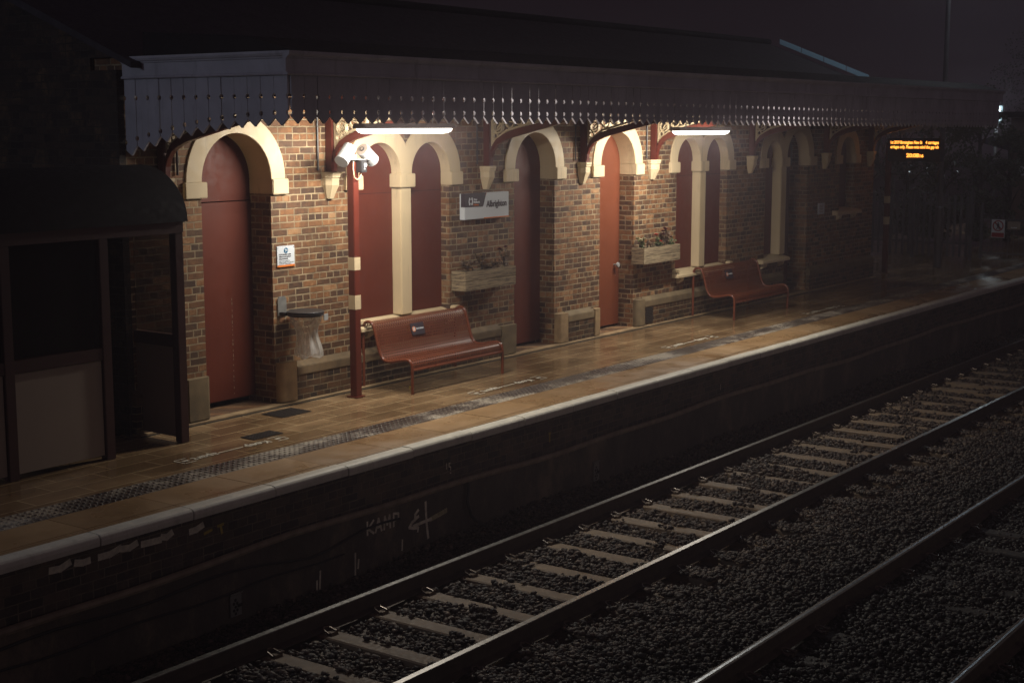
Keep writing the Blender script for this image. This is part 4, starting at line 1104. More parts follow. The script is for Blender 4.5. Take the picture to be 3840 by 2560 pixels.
# ------------------------------------------------------------------ signs
def name_sign():
    x0, x1, y0, y1, z0, z1 = 14.80, 15.755, 11.415, 11.498, 1.875, 2.205
    t = root('station_sign', ((x0 + x1) / 2, WALL_Y, z0), 'white and charcoal station name sign reading Albrighton, on the brick between window and door', 'sign')
    MB().box(x0, x1, y0, y1, z0, z1).build('panel', M['sign_white'], t, bevel=0.004)
    mb = MB(); zc = 2.035
    mb.prism([(x0 - 0.001, z1 + 0.001), (x0 - 0.001, zc), (x0 + 0.375, zc - 0.006), (x0 + 0.395, zc + 0.01), (x0 + 0.455, z1 + 0.001)], [], FX, y0 - 0.0022, y0 + 0.06)
    mb.build('logo_panel', M['sign_dark'], t)
    MB().prism([(x0 + 0.3955, zc + 0.05), (x0 + 0.402, zc + 0.05), (x0 + 0.463, z1), (x0 + 0.4562, z1)], [], FX, y0 - 0.0016, y0 + 0.001).build('stripe', M['orange'], t)
    MB().prism([(x0 + 0.40, z0 - 0.001), (x0 + 0.415, z0 + 0.012), (x1 + 0.001, z0 + 0.012), (x1 + 0.001, z0 - 0.001)], [], FX, y0 - 0.002, y0 + 0.05).build('stripe', M['orange'], t)
    def pl(ox, oz): return lambda a, b, c: (ox + a, y0 - 0.003 - c, oz + b)
    text_mb('Albrighton', 0.115, pl(x0 + 0.455, 2.022), width=0.445, bold=0.0028).build('lettering', M['sign_dark'], t)
    mb = text_mb('West', 0.036, pl(x0 + 0.185, 2.115), width=0.075, bold=0.0008)
    text_mb('Midlands', 0.036, pl(x0 + 0.185, 2.082), width=0.13, bold=0.0008, mb=mb)
    mb.build('lettering', M['sign_white'], t)
    text_mb('Railway', 0.036, pl(x0 + 0.185, 2.049), width=0.105).build('lettering', M['orange'], t)['label'] = 'orange word'
    # emblem: two facing brackets with a woven lozenge
    mb = MB(); cx, cz = x0 + 0.125, 2.105
    for sg in (-1, 1):
        mb.prism([(cx + sg * 0.012, cz + 0.048), (cx + sg * 0.035, cz + 0.048), (cx + sg * 0.048, cz), (cx + sg * 0.035, cz - 0.048), (cx + sg * 0.012, cz - 0.048), (cx + sg * 0.026, cz)], [], FX, y0 - 0.004, y0 - 0.003)
        for q in (0.026, -0.026): mb.prism([(cx + sg * 0.006, cz + q), (cx + sg * 0.014, cz + q * 1.5), (cx + sg * 0.02, cz + q * 0.6)], [], FX, y0 - 0.0045, y0 - 0.0035)
    mb.build('emblem', M['sign_white'], t)
name_sign()
def cctv_sign():
    x0, x1, z0, z1, y0 = 11.52, 11.79, 1.525, 1.755, 11.486
    t = root('cctv_notice', ((x0 + x1) / 2, WALL_Y, z0), 'small white camera notice with blue disc and orange foot, on brick above the bag bin', 'sign')
    MB().box(x0, x1, y0, 11.4985, z0, z1).build('panel', M['sign_white'], t, bevel=0.002)
    MB().box(x0 - 0.001, x1 + 0.001, y0 - 0.0015, y0 + 0.006, z0 - 0.001, z0 + 0.021).build('stripe', M['orange'], t)
    mb = MB(); k = 24; cx, cz = x0 + 0.135, z1 - 0.052
    mb.prism([(cx + 0.031 * math.cos(2 * PI * i / k), cz + 0.031 * math.sin(2 * PI * i / k)) for i in range(k)], [], FX, y0 - 0.002, y0 - 0.001)
    mb.build('symbol_disc', M['sign_blue'], t)
    mb = MB().prism([(cx - 0.016, cz + 0.02), (cx - 0.02, cz + 0.006), (cx + 0.018, cz - 0.008), (cx + 0.023, cz + 0.006)], [], FX, y0 - 0.0035, y0 - 0.0022)
    mb.prism([(cx - 0.006, cz + 0.001), (cx - 0.014, cz - 0.02), (cx - 0.009, cz - 0.022), (cx + 0.001, cz - 0.001)], [], FX, y0 - 0.0034, y0 - 0.0022)
    mb.build('symbol', M['sign_white'], t)
    def pl(oz): return lambda a, b, c: (x0 + 0.026 + a, y0 - 0.002 - c, oz + b)
    mb = MB()
    for s_, z, w_ in (('CCTV is installed on this', 1.655, 0.185), ('station for your personal', 1.632, 0.185), ('safety and security.', 1.609, 0.14)):
        text_mb(s_, 0.0195, pl(z), width=w_, bold=0.0006, mb=mb)
    for s_, z, w_ in (('Images are recorded for the', 1.586, 0.165), ('purpose of public safety and crime', 1.569, 0.23), ('prevention on the railway', 1.553, 0.19)):
        text_mb(s_, 0.012, pl(z), width=w_, mb=mb)
    mb.build('lettering', M['sign_dark'], t)
    mb = MB()
    for a in (x0 + 0.014, x1 - 0.014):
        for b in (z0 + 0.011, z1 - 0.018): mb.cyl((a, y0 - 0.004, b), (a, y0 - 0.001, b), 0.004, 8)
    mb.build('screw', M['iron'], t)
cctv_sign()
t = root('wall_notice', (25.9, WALL_Y, 1.4), 'plain pale notice on the dark wall left of the small far window', 'sign')
MB().box(25.76, 26.04, 11.485, 11.499, 1.40, 1.61).build('panel', M['sign_white'], t)
mb = MB()
for i in range(5): mb.box(25.80, 25.98 - 0.03 * (i % 2), 11.482, 11.4845, 1.44 + 0.03 * i, 1.45 + 0.03 * i)
mb.build('text_line', M['panel_grey'], t)

# ------------------------------------------------------------------ bag bin
t = root('litter_bin', (11.68, WALL_Y, 0.5), 'black-lidded wall bin with a clear plastic bag hanging from its ring', 'bin')
MB().prism([(11.46 + 0.05, 0.985), (11.645, 0.99), (11.645, 1.17), (11.62, 1.2), (11.535, 1.2), (11.51, 1.17)], [], FX, 11.482, 11.4985).build('wall_plate', M['galv'], t, bevel=0.002)
bc = Vector((11.685, 11.235, 1.065))
mb = MB(); mb.tube([(bc.x, bc.y, 1.018), (bc.x, bc.y, 1.022), (bc.x, bc.y, 1.045), (bc.x, bc.y, 1.052), (bc.x, bc.y, 1.055)], [0.198, 0.206, 0.206, 0.198, 0.16], 40)
mb.build('lid', M['black'], t, smooth=True)
mb = MB(); mb.tube([(bc.x + 0.19 * math.cos(a), bc.y + 0.19 * math.sin(a), 1.005) for a in [2 * PI * i / 36 for i in range(36)]], 0.011, 8, closed=True)
mb.box(11.53, 11.57, 11.40, 11.482, 0.995, 1.03).build('ring', M['black'], t, smooth=True)
MB().box(11.81, 11.875, 11.075, 11.083, 0.94, 1.01).build('latch', M['white_metal'], t)
random.seed(4)
vs = []; fs = []; nn = 40; secs = [(1.005, 0.187, 0, 0, 0.0), (0.97, 0.19, 0, 0, 0.03), (0.93, 0.178, 0.005, 0, 0.07), (0.88, 0.14, 0.012, 0, 0.14), (0.82, 0.118, 0.02, 0.0, 0.2), (0.75, 0.118, 0.03, 0, 0.22), (0.67, 0.135, 0.04, 0, 0.2), (0.60, 0.155, 0.045, 0, 0.16), (0.555, 0.155, 0.045, 0, 0.15), (0.535, 0.11, 0.045, 0, 0.2), (0.53, 0.02, 0.045, 0, 0.0)]
for k, (z, r, ox, oy, am) in enumerate(secs):
    for j in range(nn):
        a = 2 * PI * j / nn
        rr = r * (1 + am * (0.6 * math.sin(5 * a + 0.5) + 0.5 * math.sin(9 * a + k * 0.25) + 0.25 * math.sin(14 * a + 1.3)))
        vs.append((bc.x + ox + rr * math.cos(a), bc.y + oy + rr * 0.85 * math.sin(a), z + (0.02 * math.sin(3 * a + 1) if 6 < k < 10 else 0)))
for k in range(len(secs) - 1):
    for j in range(nn): fs.append((k * nn + j, k * nn + (j + 1) % nn, (k + 1) * nn + (j + 1) % nn, (k + 1) * nn + j))
MB().add(vs, fs).build('bag', M['bag'], t, smooth=True)

# ------------------------------------------------------------------ planters and plants
def planter(x0, x1, lab):
    y0, y1, z0, z1 = 11.27, 11.495, 0.985, 1.235
    t = root('planter', ((x0 + x1) / 2, WALL_Y, z0), lab, 'planter', 'wooden planters on the wall')
    mb = MB()
    for k in range(2):
        za, zb = z0 + k * 0.126, z0 + k * 0.126 + 0.122
        mb.box(x0, x1, y0, y0 + 0.022, za, zb)
        mb.box(x0, x0 + 0.022, y0 + 0.0225, y1, za, zb); mb.box(x1 - 0.022, x1, y0 + 0.0225, y1, za, zb)
        mb.box(x0 + 0.0225, x1 - 0.0225, y1 - 0.02, y1, za, zb)
    mb.box(x0 + 0.0225, x1 - 0.0225, y0 + 0.0225, y1 - 0.021, z0, z0 + 0.02)
    mb.build('box', M['plank'], t, bevel=0.003)
    MB().box(x0 + 0.023, x1 - 0.023, y0 + 0.023, y1 - 0.022, z0 + 0.021, z1 - 0.03).build('soil', M['soil'], t)
planter(14.62, 15.715, 'weathered wooden planter with straggly dry plants, below the Albrighton sign')
planter(19.03, 20.13, 'bright weathered wooden planter holding coral and plum flowers')
def plant(x, h, lab, leafmat, bloom=None, nb=0, spread=0.09, nleaf=26, seed=0):
    random.seed(seed)
    z0 = 1.2
    t = root('flowering_plant', (x, 11.385, z0), lab, 'plant', 'plants in the wall planters')
    mb = MB(); lf = MB(); fl = MB(); tips = []
    for s_ in range(5):
        dx, dy = random.uniform(-1, 1) * spread, random.uniform(-0.6, 0.6) * spread
        hh = h * random.uniform(0.55, 1.0) if s_ else h
        pts = [(x + dx * k ** 1.4, 11.385 + dy * k, z0 + hh * k) for k in (0, 0.4, 0.75, 1)]
        mb.tube(pts, [0.004, 0.0035, 0.003, 0.002], 5); tips.append(pts[-1])
        for _ in range(nleaf // 5):
            k = random.uniform(0.2, 1.0); c = Vector((x + dx * k ** 1.4, 11.385 + dy * k, z0 + hh * k))
            c += Vector((random.uniform(-.04, .04), random.uniform(-.03, .03), random.uniform(-.02, .02)))
            a = Vector((random.uniform(-1, 1), random.uniform(-1, 0.4), random.uniform(-0.5, 0.7))).normalized(); b = a.cross(Vector((random.uniform(-1, 1), random.uniform(-1, 1), 0.4))).normalized()
            L_, w_ = random.uniform(0.03, 0.06), random.uniform(0.013, 0.025)
            lf.add([c, c + a * L_ * 0.45 + b * w_, c + a * L_, c + a * L_ * 0.45 - b * w_], [(0, 1, 2, 3)])
    mb.build('stem', M['bark'], t); lf.build('leaves', M[leafmat], t)
    if bloom:
        for tip in tips[:nb]:
            c = Vector(tip); fm = MB()
            for ring_, (rr, up) in enumerate(((0.042, 0.002), (0.032, 0.014), (0.020, 0.024))):
                for p_ in range(6):
                    a = 2 * PI * p_ / 6 + ring_ * 0.5; d = Vector((math.cos(a), math.sin(a), 0.5)); e = Vector((-math.sin(a), math.cos(a), 0))
                    o_ = c + Vector((0, 0, up))
                    fm.add([o_, o_ + d * rr * 0.6 + e * rr * 0.5, o_ + d * rr, o_ + d * rr * 0.6 - e * rr * 0.5], [(0, 1, 2, 3)])
            fm.build('bloom', M[bloom], t)
plant(19.12, 0.16, 'pale cream-leaved plant at the left end of the bright planter', 'leaf', 'pale_bloom', 4, 0.07, 60, 1)
plant(19.32, 0.17, 'small dry sprig between the pale plant and the coral flower', 'dry_leaf', None, 0, 0.05, 20, 2)
plant(19.60, 0.19, 'upright plant with a coral flower in the middle of the bright planter', 'leaf', 'rose', 1, 0.05, 40, 3)
plant(19.69, 0.08, 'low plant with a coral flower hanging over the front of the planter', 'leaf', 'rose', 2, 0.05, 30, 4)
plant(19.85, 0.27, 'tallest plant in the bright planter, with plum flowers', 'dry_leaf', 'dark_rose', 4, 0.05, 70, 5)
plant(20.03, 0.12, 'bushy low plant at the right end of the bright planter', 'leaf', 'dark_rose', 1, 0.07, 60, 6)
plant(14.86, 0.17, 'dry plant at the left end of the planter below the station sign', 'dry_leaf', None, 0, 0.10, 60, 7)
plant(15.13, 0.21, 'wispy brown plant in the middle of the planter below the sign', 'dry_leaf', None, 0, 0.12, 80, 8)
plant(15.40, 0.14, 'low brown plant right of the wispy one in the planter below the sign', 'dry_leaf', None, 0, 0.10, 60, 9)
plant(15.62, 0.27, 'tall dark plant at the right end of the planter below the sign', 'dry_leaf', 'dark_rose', 2, 0.07, 60, 10)

# ------------------------------------------------------------------ shelter
SH = root('platform_shelter', (8.0, 11.4, 0), 'dark barrel-roofed waiting shelter with pale lower panels at the left edge', 'shelter')
SX0, SX1, SY0, SY1 = 4.3, 9.60, 10.83, 12.05
for xx in (SX0, 6.4, 7.55, 8.60, SX1 - 0.1):
    MB().box(xx, xx + 0.1, SY0, SY0 + 0.09, 0, 2.05).build('post', M['shelter_frame'], SH, bevel=0.005)
for xx in (SX0, 6.4, SX1 - 0.1):
    MB().box(xx, xx + 0.1, SY1 - 0.09, SY1, 0, 2.05).build('post', M['shelter_frame'], SH, bevel=0.005)
MB().box(SX0, SX1, SY0 - 0.005, SY0 + 0.095, 2.051, 2.16).build('eaves_beam', M['shelter_frame'], SH)
MB().box(SX0, SX1, SY1 - 0.095, SY1 + 0.005, 2.051, 2.16).build('eaves_beam', M['shelter_frame'], SH)
for xx in (SX0 + 0.0, SX1 - 0.1):
    MB().box(xx + 0.01, xx + 0.09, SY0 + 0.096, SY1 - 0.096, 2.055, 2.15).build('end_beam', M['shelter_frame'], SH)
    MB().box(xx + 0.01, xx + 0.09, SY0 + 0.096, SY1 - 0.096, 0.94, 1.06).build('end_beam', M['shelter_frame'], SH)
for xa, xb in ((SX0 + 0.1, 6.4), (6.5, 7.55), (7.65, 8.60)):
    MB().box(xa + 0.005, xb - 0.005, SY0 + 0.03, SY0 + 0.055, 0.045, 0.93).build('lower_panel', M['panel_grey'], SH)
    MB().box(xa + 0.002, xb - 0.002, SY0 + 0.01, SY0 + 0.08, 0.94, 1.05).build('mid_rail', M['shelter_frame'], SH)
    MB().box(xa + 0.005, xb - 0.005, SY0 + 0.04, SY0 + 0.048, 1.06, 2.05).build('glazing', M['glass'], SH)
MB().box(SX1 - 0.065, SX1 - 0.04, SY0 + 0.095, SY1 - 0.095, 0.045, 0.935).build('lower_panel', M['panel_grey'], SH)
MB().box(SX1 - 0.055, SX1 - 0.047, SY0 + 0.095, SY1 - 0.095, 1.065, 2.05).build('glazing', M['glass'], SH)
MB().box(SX0 + 0.1, SX1 - 0.1, SY1 - 0.05, SY1 - 0.03, 0.05, 2.05).build('back_panel', M['panel_dark'], SH)
yc = (SY0 + SY1) / 2; hw = (SY1 - SY0) / 2
op = [(yc + (hw + 0.04) * math.cos(a), 2.161 + 0.53 * math.sin(a)) for a in [PI * i / 20 for i in range(21)]]
ip = [(yc + (hw + 0.0) * math.cos(a), 2.161 + 0.49 * math.sin(a)) for a in [PI - PI * i / 20 for i in range(21)]]
MB().prism(op + ip, [], FY, SX0 - 0.03, SX1 + 0.03).build('roof', M['lead'], SH, smooth=True)
for xx in (SX0 + 0.02, SX1 - 0.07):
    MB().prism([(u, v + 0.002) for u, v in reversed(ip)], [], FY, xx, xx + 0.04).build('gable', M['panel_dark'], SH)

# ------------------------------------------------------------------ platform small things
def grating(x0, x1, y0, y1, lab, nb=12):
    t = root('drain_grating', ((x0 + x1) / 2, (y0 + y1) / 2, 0), lab, 'drain cover', 'iron gratings in the paving')
    MB().box(x0, x1, y0, y1, -0.0035, 0.0015).build('pit', M['black'], t)
    mb = MB()
    for i in range(nb + 1):
        xx = x0 + (x1 - x0 - 0.01) * i / nb; mb.box(xx, xx + 0.008, y0, y1, 0.0016, 0.006)
    for i in range(6):
        yy = y0 + (y1 - y0 - 0.01) * i / 5; mb.box(x0, x1, yy, yy + 0.008, 0.0016, 0.0052)
    mb.build('grid', M['iron'], t)
grating(10.98, 11.42, 10.92, 11.24, 'iron grating in the paving before the left door', 16)
grating(10.02, 10.42, 10.36, 10.56, 'smaller iron grating beside the floor marking nearer the platform edge', 9)
random.seed(2)
def floor_mark(xc, y, lab, L=1.36):
    z = 0.0012
    mb = MB()
    def q(x0, x1, y0, y1): mb.add([(x0, y0, z), (x1, y0, z), (x1, y1, z), (x0, y1, z)], [(0, 1, 2, 3)])
    h = L / 2
    for sg in (-1, 1):
        xe = xc + sg * h
        q(min(xe, xe - sg * 0.012), max(xe, xe - sg * 0.012), y - 0.085, y + 0.085)
        for yy in (y - 0.085, y + 0.073): q(min(xe, xe - sg * 0.15), max(xe, xe - sg * 0.15), yy, yy + 0.012)
        xm = xe - sg * 0.08
        q(xm - 0.035, xm + 0.035, y - 0.02, y + 0.02)
    def place(ox): return lambda a, b, c: (ox - a, y + 0.035 - b, z + 0.0005 + c * 0.3)
    text_mb('Keep', 0.15, place(xc + 0.46), width=0.30, bold=0.003, mb=mb)
    text_mb('apart', 0.15, place(xc - 0.20), width=0.32, bold=0.003, mb=mb)
    q(xc - 0.19, xc + 0.13, y - 0.009, y + 0.009)
    o = mb.build('floor_marking', M['white_paint']); tag(o, lab, 'floor marking', 'distancing marks along the platform')
floor_mark(9.60, 10.22, 'white keep apart marking on the paving right of the shelter')
floor_mark(13.97, 10.13, 'white keep apart marking on the paving before the nearer bench', 1.42)
floor_mark(18.35, 10.08, 'white keep apart marking on the wet paving before the bright planter', 1.42)
floor_mark(22.9, 10.06, 'dim keep apart marking on the paving before the far bench', 1.42)
o = MB().cyl((13.14, 10.96, 0.0), (13.14, 10.96, 0.022), 0.016, 12).build('bottle_cap', M['yellow']); tag(o, 'small yellow bottle cap on the paving under the near bench', 'litter')

# ------------------------------------------------------------------ departure board
LB = root('departure_board', (28.9, 10.95, 2.3), 'black hanging departure board with amber text at the far end of the canopy', 'display board')
bx, by0, by1, bz0, bz1 = 28.92, 10.33, 11.42, 2.33, 2.80
MB().box(bx, bx + 0.2, by0, by1, bz0, bz1).build('case', M['black'], LB, bevel=0.01)
for yy in (10.55, 11.2): MB().tube([(bx + 0.1, yy, bz1), (bx + 0.1, yy, 3.45)], 0.02, 8).build('hanger', M['dark_steel'], LB)
def pb(y, z): return lambda a, b, c: (bx - 0.003 - c, y - a, z + b)
mb = text_mb('1st 2019 Birmingham New St', 0.088, pb(11.36, 2.685), width=0.66, bold=0.0025)
text_mb('4 carriages', 0.088, pb(10.63, 2.685), width=0.27, bold=0.0025, mb=mb)
text_mb('arriages only. Please note mind the gap wh', 0.088, pb(11.36, 2.595), width=1.0, bold=0.0025, mb=mb)
text_mb('20:08', 0.105, pb(11.02, 2.42), width=0.26, bold=0.0035, mb=mb)
text_mb('16', 0.08, pb(10.745, 2.42), width=0.08, bold=0.003, mb=mb)
mb.build('lettering', M['led'], LB)

# ------------------------------------------------------------------ far end: lamps, fence, trees, hut
def lamp_column(px, py, h, lab, power, col, arm=(0.0, -0.7)):
    t = root('lamp_column', (px, py, -0.004), lab, 'street lamp', 'platform lamp columns')
    MB().tube([(px, py, 0), (px, py, 1.3), (px, py, 1.32), (px, py, h)], [0.085, 0.085, 0.055, 0.045], 12).build('pole', M['dark_steel'], t, smooth=True)
    MB().tube([(px, py, h), (px + arm[0] * 0.4, py + arm[1] * 0.4, h + 0.15), (px + arm[0], py + arm[1], h + 0.18)], 0.03, 8).build('arm', M['dark_steel'], t, smooth=True)
    hx, hy, hz = px + arm[0] * 1.3, py + arm[1] * 1.3, h + 0.18
    MB().box(hx - 0.13, hx + 0.13, hy - 0.25, hy + 0.25, hz - 0.0, hz + 0.10).build('head', M['dark_steel'], t, bevel=0.03)
    MB().box(hx - 0.09, hx + 0.09, hy - 0.2, hy + 0.2, hz - 0.03, hz - 0.001).build('lens', M['lamp_lens'], t)
    ld = bpy.data.lights.new('lamp_light', 'POINT'); ld.energy = power; ld.color = col; ld.shadow_soft_size = 0.10
    lo = bpy.data.objects.new('lamp_light', ld); COL.objects.link(lo); lo.parent = t
    lo.location = (hx - px, hy - py, hz - 0.16 + 0.004)
lamp_column(31.2, 11.1, 7.4, 'tall slim lamp column beyond the canopy end, its top out of frame', 110, (0.80, 0.92, 1.0))
lamp_column(-2.5, 13.5, 5.6, 'platform lamp column out of frame to the left of the shelter', 290, (0.68, 0.80, 1.0), (0.5, 0.0))
lamp_column(14.5, -9.0, 3.3, 'lamp column on the opposite platform, out of frame behind the camera side', 190, (1.0, 0.88, 0.82), (0.0, 0.5))
lt = root('lantern_lamp', (43.0, 13.72, 0), 'bright lantern glowing through the ivy at the canopy far end', 'street lamp')
MB().tube([(43.0, 13.72, 0), (43.0, 13.72, 3.1)], 0.05, 10).build('pole', M['dark_steel'], lt, smooth=True)
MB().tube([(43.0, 13.72, 3.1), (43.0, 13.72, 3.16), (43.0, 13.72, 3.56), (43.0, 13.72, 3.60)], [0.07, 0.13, 0.15, 0.13], 16).build('lens', M['lamp_lens'], lt, smooth=True)
MB().tube([(43.0, 13.72, 3.605), (43.0, 13.72, 3.66), (43.0, 13.72, 3.75)], [0.2, 0.17, 0.03], 16).build('cap', M['dark_steel'], lt, smooth=True)
ld = bpy.data.lights.new('lamp_light', 'POINT'); ld.energy = 60; ld.color = (0.78, 0.93, 1.0); ld.shadow_soft_size = 0.1
lo = bpy.data.objects.new('lamp_light', ld); COL.objects.link(lo); lo.parent = lt; lo.location = (-0.3, 0, 3.35)

def palisade(ya, yb, x, lab):
    t = root('palisade_fence', (x, (ya + yb) / 2, 0), lab, 'fence', 'palisade fence panels')
    mb = MB(); n = int((yb - ya) / 0.15)
    for i in range(n):
        y = ya + 0.06 + i * (yb - ya - 0.06) / n
        mb.prism([(y, 0.06), (y + 0.06, 0.06), (y + 0.06, 1.44), (y + 0.03, 1.52), (y, 1.44)], [], FY, x - 0.02, x - 0.012)
    mb.build('pale', M['dark_steel'], t)['kind'] = 'stuff'
    for z in (0.35, 1.25): MB().box(x - 0.01, x + 0.03, ya, yb, z, z + 0.05).build('rail_bar', M['dark_steel'], t)
    MB().box(x - 0.04, x + 0.03, ya - 0.035, ya + 0.035, 0, 1.56).build('fence_post', M['dark_steel'], t)
palisade(11.1, 12.46, 33.3, 'grey palisade panel right of the lamp column')
palisade(12.46, 13.85, 33.3, 'grey palisade panel between lamp column and banded post')
palisade(13.85, 15.3, 33.3, 'grey palisade panel partly behind the station corner')
t = root('hoop_fence', (33.9, 10.2, 0), 'low hoop-topped railing carrying the prohibition sign at the right edge', 'fence')
mb = MB()
for i in range(14):
    y = 9.35 + i * 0.12
    if i % 2 == 0: mb.tube([(33.9, y, 0.05), (33.9, y, 0.95)] + [(33.9, y + 0.06 - 0.06 * math.cos(a), 0.95 + 0.06 * math.sin(a)) for a in [PI * k / 6 for k in range(1, 6)]] + [(33.9, y + 0.12, 0.95), (33.9, y + 0.12, 0.05)], 0.009, 6)
mb.build('hoop', M['dark_steel'], t)
for z in (0.12, 0.9): MB().box(33.885, 33.915, 9.2, 11.05, z, z + 0.03).build('rail_bar', M['dark_steel'], t)
for y in (9.2, 11.02): MB().box(33.87, 33.93, y, y + 0.06, 0, 1.28).build('fence_post', M['dark_steel'], t)
t = root('warning_sign', (33.8, 10.65, 0.5), 'white no-pedestrians sign with red foot on the hoop railing', 'sign')
MB().box(33.83, 33.845, 10.5, 10.80, 0.50, 0.915).build('panel', M['sign_white'], t)
mb = MB(); k = 28; cy, cz = 10.65, 0.775
po = [(cy + 0.125 * math.cos(2 * PI * i / k), cz + 0.125 * math.sin(2 * PI * i / k)) for i in range(k)]; pi_ = [(cy + 0.1 * math.cos(2 * PI * i / k), cz + 0.1 * math.sin(2 * PI * i / k)) for i in range(k)]
mb.prism(po, [pi_], FY, 33.826, 33.829)
mb.prism([(cy - 0.085, cz - 0.065), (cy - 0.065, cz - 0.085), (cy + 0.085, cz + 0.065), (cy + 0.065, cz + 0.085)], [], FY, 33.8255, 33.8285)
mb.build('prohibition_ring', M['sign_red'], t)
mb = MB(); mb.prism([(cy + 0.015 * math.cos(2 * PI * i / 12), cz + 0.07 + 0.015 * math.sin(2 * PI * i / 12)) for i in range(12)], [], FY, 33.824, 33.8252)
mb.prism([(cy - 0.025, cz + 0.05), (cy + 0.025, cz + 0.05), (cy + 0.03, cz - 0.01), (cy + 0.015, cz - 0.01), (cy + 0.04, cz - 0.08), (cy + 0.02, cz - 0.08), (cy, cz - 0.03), (cy - 0.025, cz - 0.085), (cy - 0.045, cz - 0.08), (cy - 0.018, cz - 0.01), (cy - 0.03, cz - 0.01)], [], FY, 33.824, 33.8252)
mb.build('figure', M['sign_dark'], t)
MB().box(33.826, 33.829, 10.51, 10.79, 0.515, 0.615).build('foot_panel', M['sign_red'], t)
t = root('small_notice', (33.8, 10.3, 0.7), 'small dim grey notice right of the no-pedestrians sign', 'sign')
MB().box(33.835, 33.85, 10.15, 10.44, 0.70, 0.88).build('panel', M['panel_grey'], t)
MB().box(33.831, 33.834, 10.22, 10.36, 0.735, 0.755).build('text_line', M['sign_white'], t)

HT = root('lineside_hut', (43, 12.5, 0), 'dark flat-roofed timber hut with a low sloping porch at the right edge', 'hut')
MB().box(42.0, 46.0, 9.5, 13.0, 0, 3.25).build('wall', M['timber_hut'], HT)
MB().box(41.7, 46.3, 9.2, 13.35, 3.26, 3.42).build('roof', M['lead'], HT)
MB().prism([(13.75, 2.62), (12.6, 2.30), (9.0, 2.22), (9.0, 3.0), (12.4, 2.86)], [], FY, 41.2, 41.99).build('porch', M['lead'], HT)
MB().box(41.975, 41.995, 12.2, 12.75, 1.65, 2.05).build('notice', M['sign_white'], HT)

def bush(name, cx, cy, z0, rx, ry, h, nleaf, lab, seed, trunk=True, grp='ivy and trees beyond the platform'):
    random.seed(seed)
    t = root(name, (cx, cy, z0), lab, 'tree', grp)
    tb = MB()
    tb.tube([(cx, cy, z0), (cx + 0.05, cy, z0 + h * 0.5), (cx - 0.05, cy + 0.05, z0 + h * 0.9)], [0.09, 0.06, 0.02], 7)
    for i in range(7):
        a = random.uniform(0, 2 * PI); z = z0 + h * random.uniform(0.25, 0.75)
        tb.tube([(cx, cy, z), (cx + rx * 0.5 * math.cos(a), cy + ry * 0.5 * math.sin(a), z + h * 0.12), (cx + rx * 0.9 * math.cos(a), cy + ry * 0.9 * math.sin(a), z + h * 0.2)], [0.035, 0.02, 0.008], 5)
    tb.build('trunk', M['bark'], t)
    clumps = []
    for i in range(26):
        a = random.uniform(0, 2 * PI); k = random.random() ** 0.5; zz = random.random()
        prof = math.sin(min(1, 0.25 + zz * 0.8) * PI * 0.8) 
        clumps.append((cx + rx * k * prof * math.cos(a), cy + ry * k * prof * math.sin(a), z0 + h * (0.05 + 0.95 * zz), random.uniform(0.22, 0.42)))
    n = nleaf; vs = np.zeros((n, 4, 3)); 
    idx = [random.randrange(len(clumps)) for _ in range(n)]
    for i, c in enumerate(idx):
        X, Y, Z, s_ = clumps[c]
        d = Vector((random.gauss(0, 1), random.gauss(0, 1), random.gauss(0, 1))).normalized() * s_ * random.uniform(0.5, 1.0) * min(rx, ry)
        p_ = Vector((X, Y, Z)) + d
        if p_.z < z0: p_.z = z0 + 0.05
        a = Vector((random.uniform(-1, 1), random.uniform(-1, 1), random.uniform(-1, 0.3))).normalized(); b = a.cross(Vector((random.uniform(-1, 1), random.uniform(-1, 1), random.uniform(-1, 1)))).normalized()
        L_ = random.uniform(0.05, 0.10); w_ = L_ * 0.42
        for q, v_ in enumerate((p_, p_ + a * L_ * .4 + b * w_, p_ + a * L_, p_ + a * L_ * .4 - b * w_)): vs[i, q] = v_
    mb = MB(); mb.add([tuple(v_) for v_ in vs.reshape(-1, 3)], [(4 * i, 4 * i + 1, 4 * i + 2, 4 * i + 3) for i in range(n)])
    mb.build('crown', M['ivy'], t)
bush('ivy_tree', 37.5, 12.35, 0.1, 0.75, 0.75, 3.75, 4200, 'ivy-covered trunk with the brightest leaves beside the canopy end', 1)
bush('ivy_tree', 37.2, 13.2, 0.1, 0.8, 0.8, 3.0, 3600, 'ivy-covered stump right of the departure board', 2)
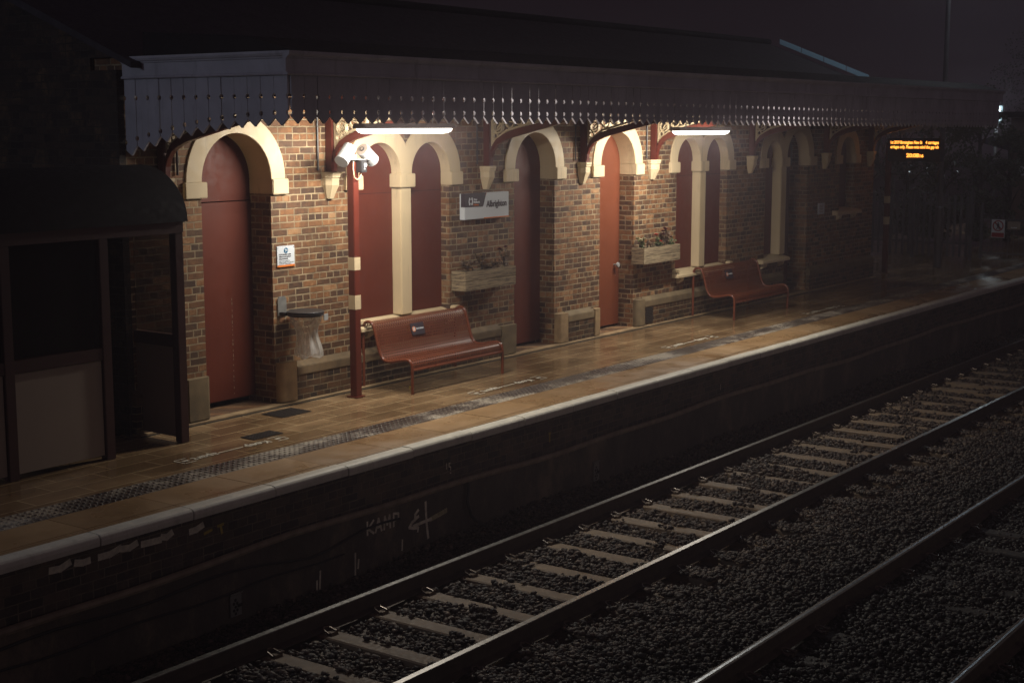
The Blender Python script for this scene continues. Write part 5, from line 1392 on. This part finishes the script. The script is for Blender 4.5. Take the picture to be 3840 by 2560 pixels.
bush('ivy_tree', 37.9, 11.7, 0.1, 0.6, 0.6, 2.9, 2600, 'ivy mass over the porch of the dark hut', 3)
bush('ivy_tree', 38.5, 14.6, 0.1, 1.0, 0.9, 2.2, 3000, 'low dark ivy behind the fence, below the departure board', 4)
bush('distant_tree', 52.0, 15.2, 0.0, 1.6, 1.6, 6.2, 2600, 'thin dark tree against the lighter sky at upper right', 5)
def bare_tree(cx, cy, h, lab, seed):
    random.seed(seed)
    t = root('bare_tree', (cx, cy, 0), lab, 'tree', 'bare trees behind the fence')
    mb = MB()
    def grow(p, d, l, r, dep):
        q = p + d * l
        m = (p + q) / 2 + Vector((random.uniform(-1, 1), random.uniform(-1, 1), random.uniform(-1, 1))) * l * 0.08
        mb.tube([p, m, q], [r, r * 0.85, r * 0.7], 5, caps=False)
        if dep == 0: return
        for _ in range(3 if dep > 1 else 2):
            nd = (d + Vector((random.uniform(-1, 1), random.uniform(-1, 1), random.uniform(-0.3, 0.6))) * 0.75).normalized()
            grow(q, nd, l * random.uniform(0.6, 0.8), r * 0.62, dep - 1)
    grow(Vector((cx, cy, 0)), Vector((0, 0, 1)), h * 0.38, 0.09, 4)
    mb.build('trunk', M['bark'], t)
bare_tree(40.0, 15.6, 3.2, 'bare branching tree behind the fence, below the departure board', 3)
bare_tree(41.0, 16.9, 2.8, 'bare branching tree behind the fence, left of the departure board', 8)

# ------------------------------------------------------------------ haze
hz = NT('haze_air')
hz.n.remove(hz.p)
pv = hz.n.new('ShaderNodeVolumePrincipled')
pv.inputs['Color'].default_value = (0.95, 0.82, 0.93, 1)
pv.inputs['Density'].default_value = HAZE_DENSITY
pv.inputs['Anisotropy'].default_value = 0.65
hz.m.cycles.volume_sampling = 'EQUIANGULAR'
hz.link(pv.outputs[0], hz.out.inputs['Volume'])
h = MB().box(-62, 162, -62, 122, -2.7, 9.0).build('haze', hz.m); tag(h, kind='stuff')

for o in list(bpy.data.objects):
    if '_loc' in o.keys(): del o['_loc']
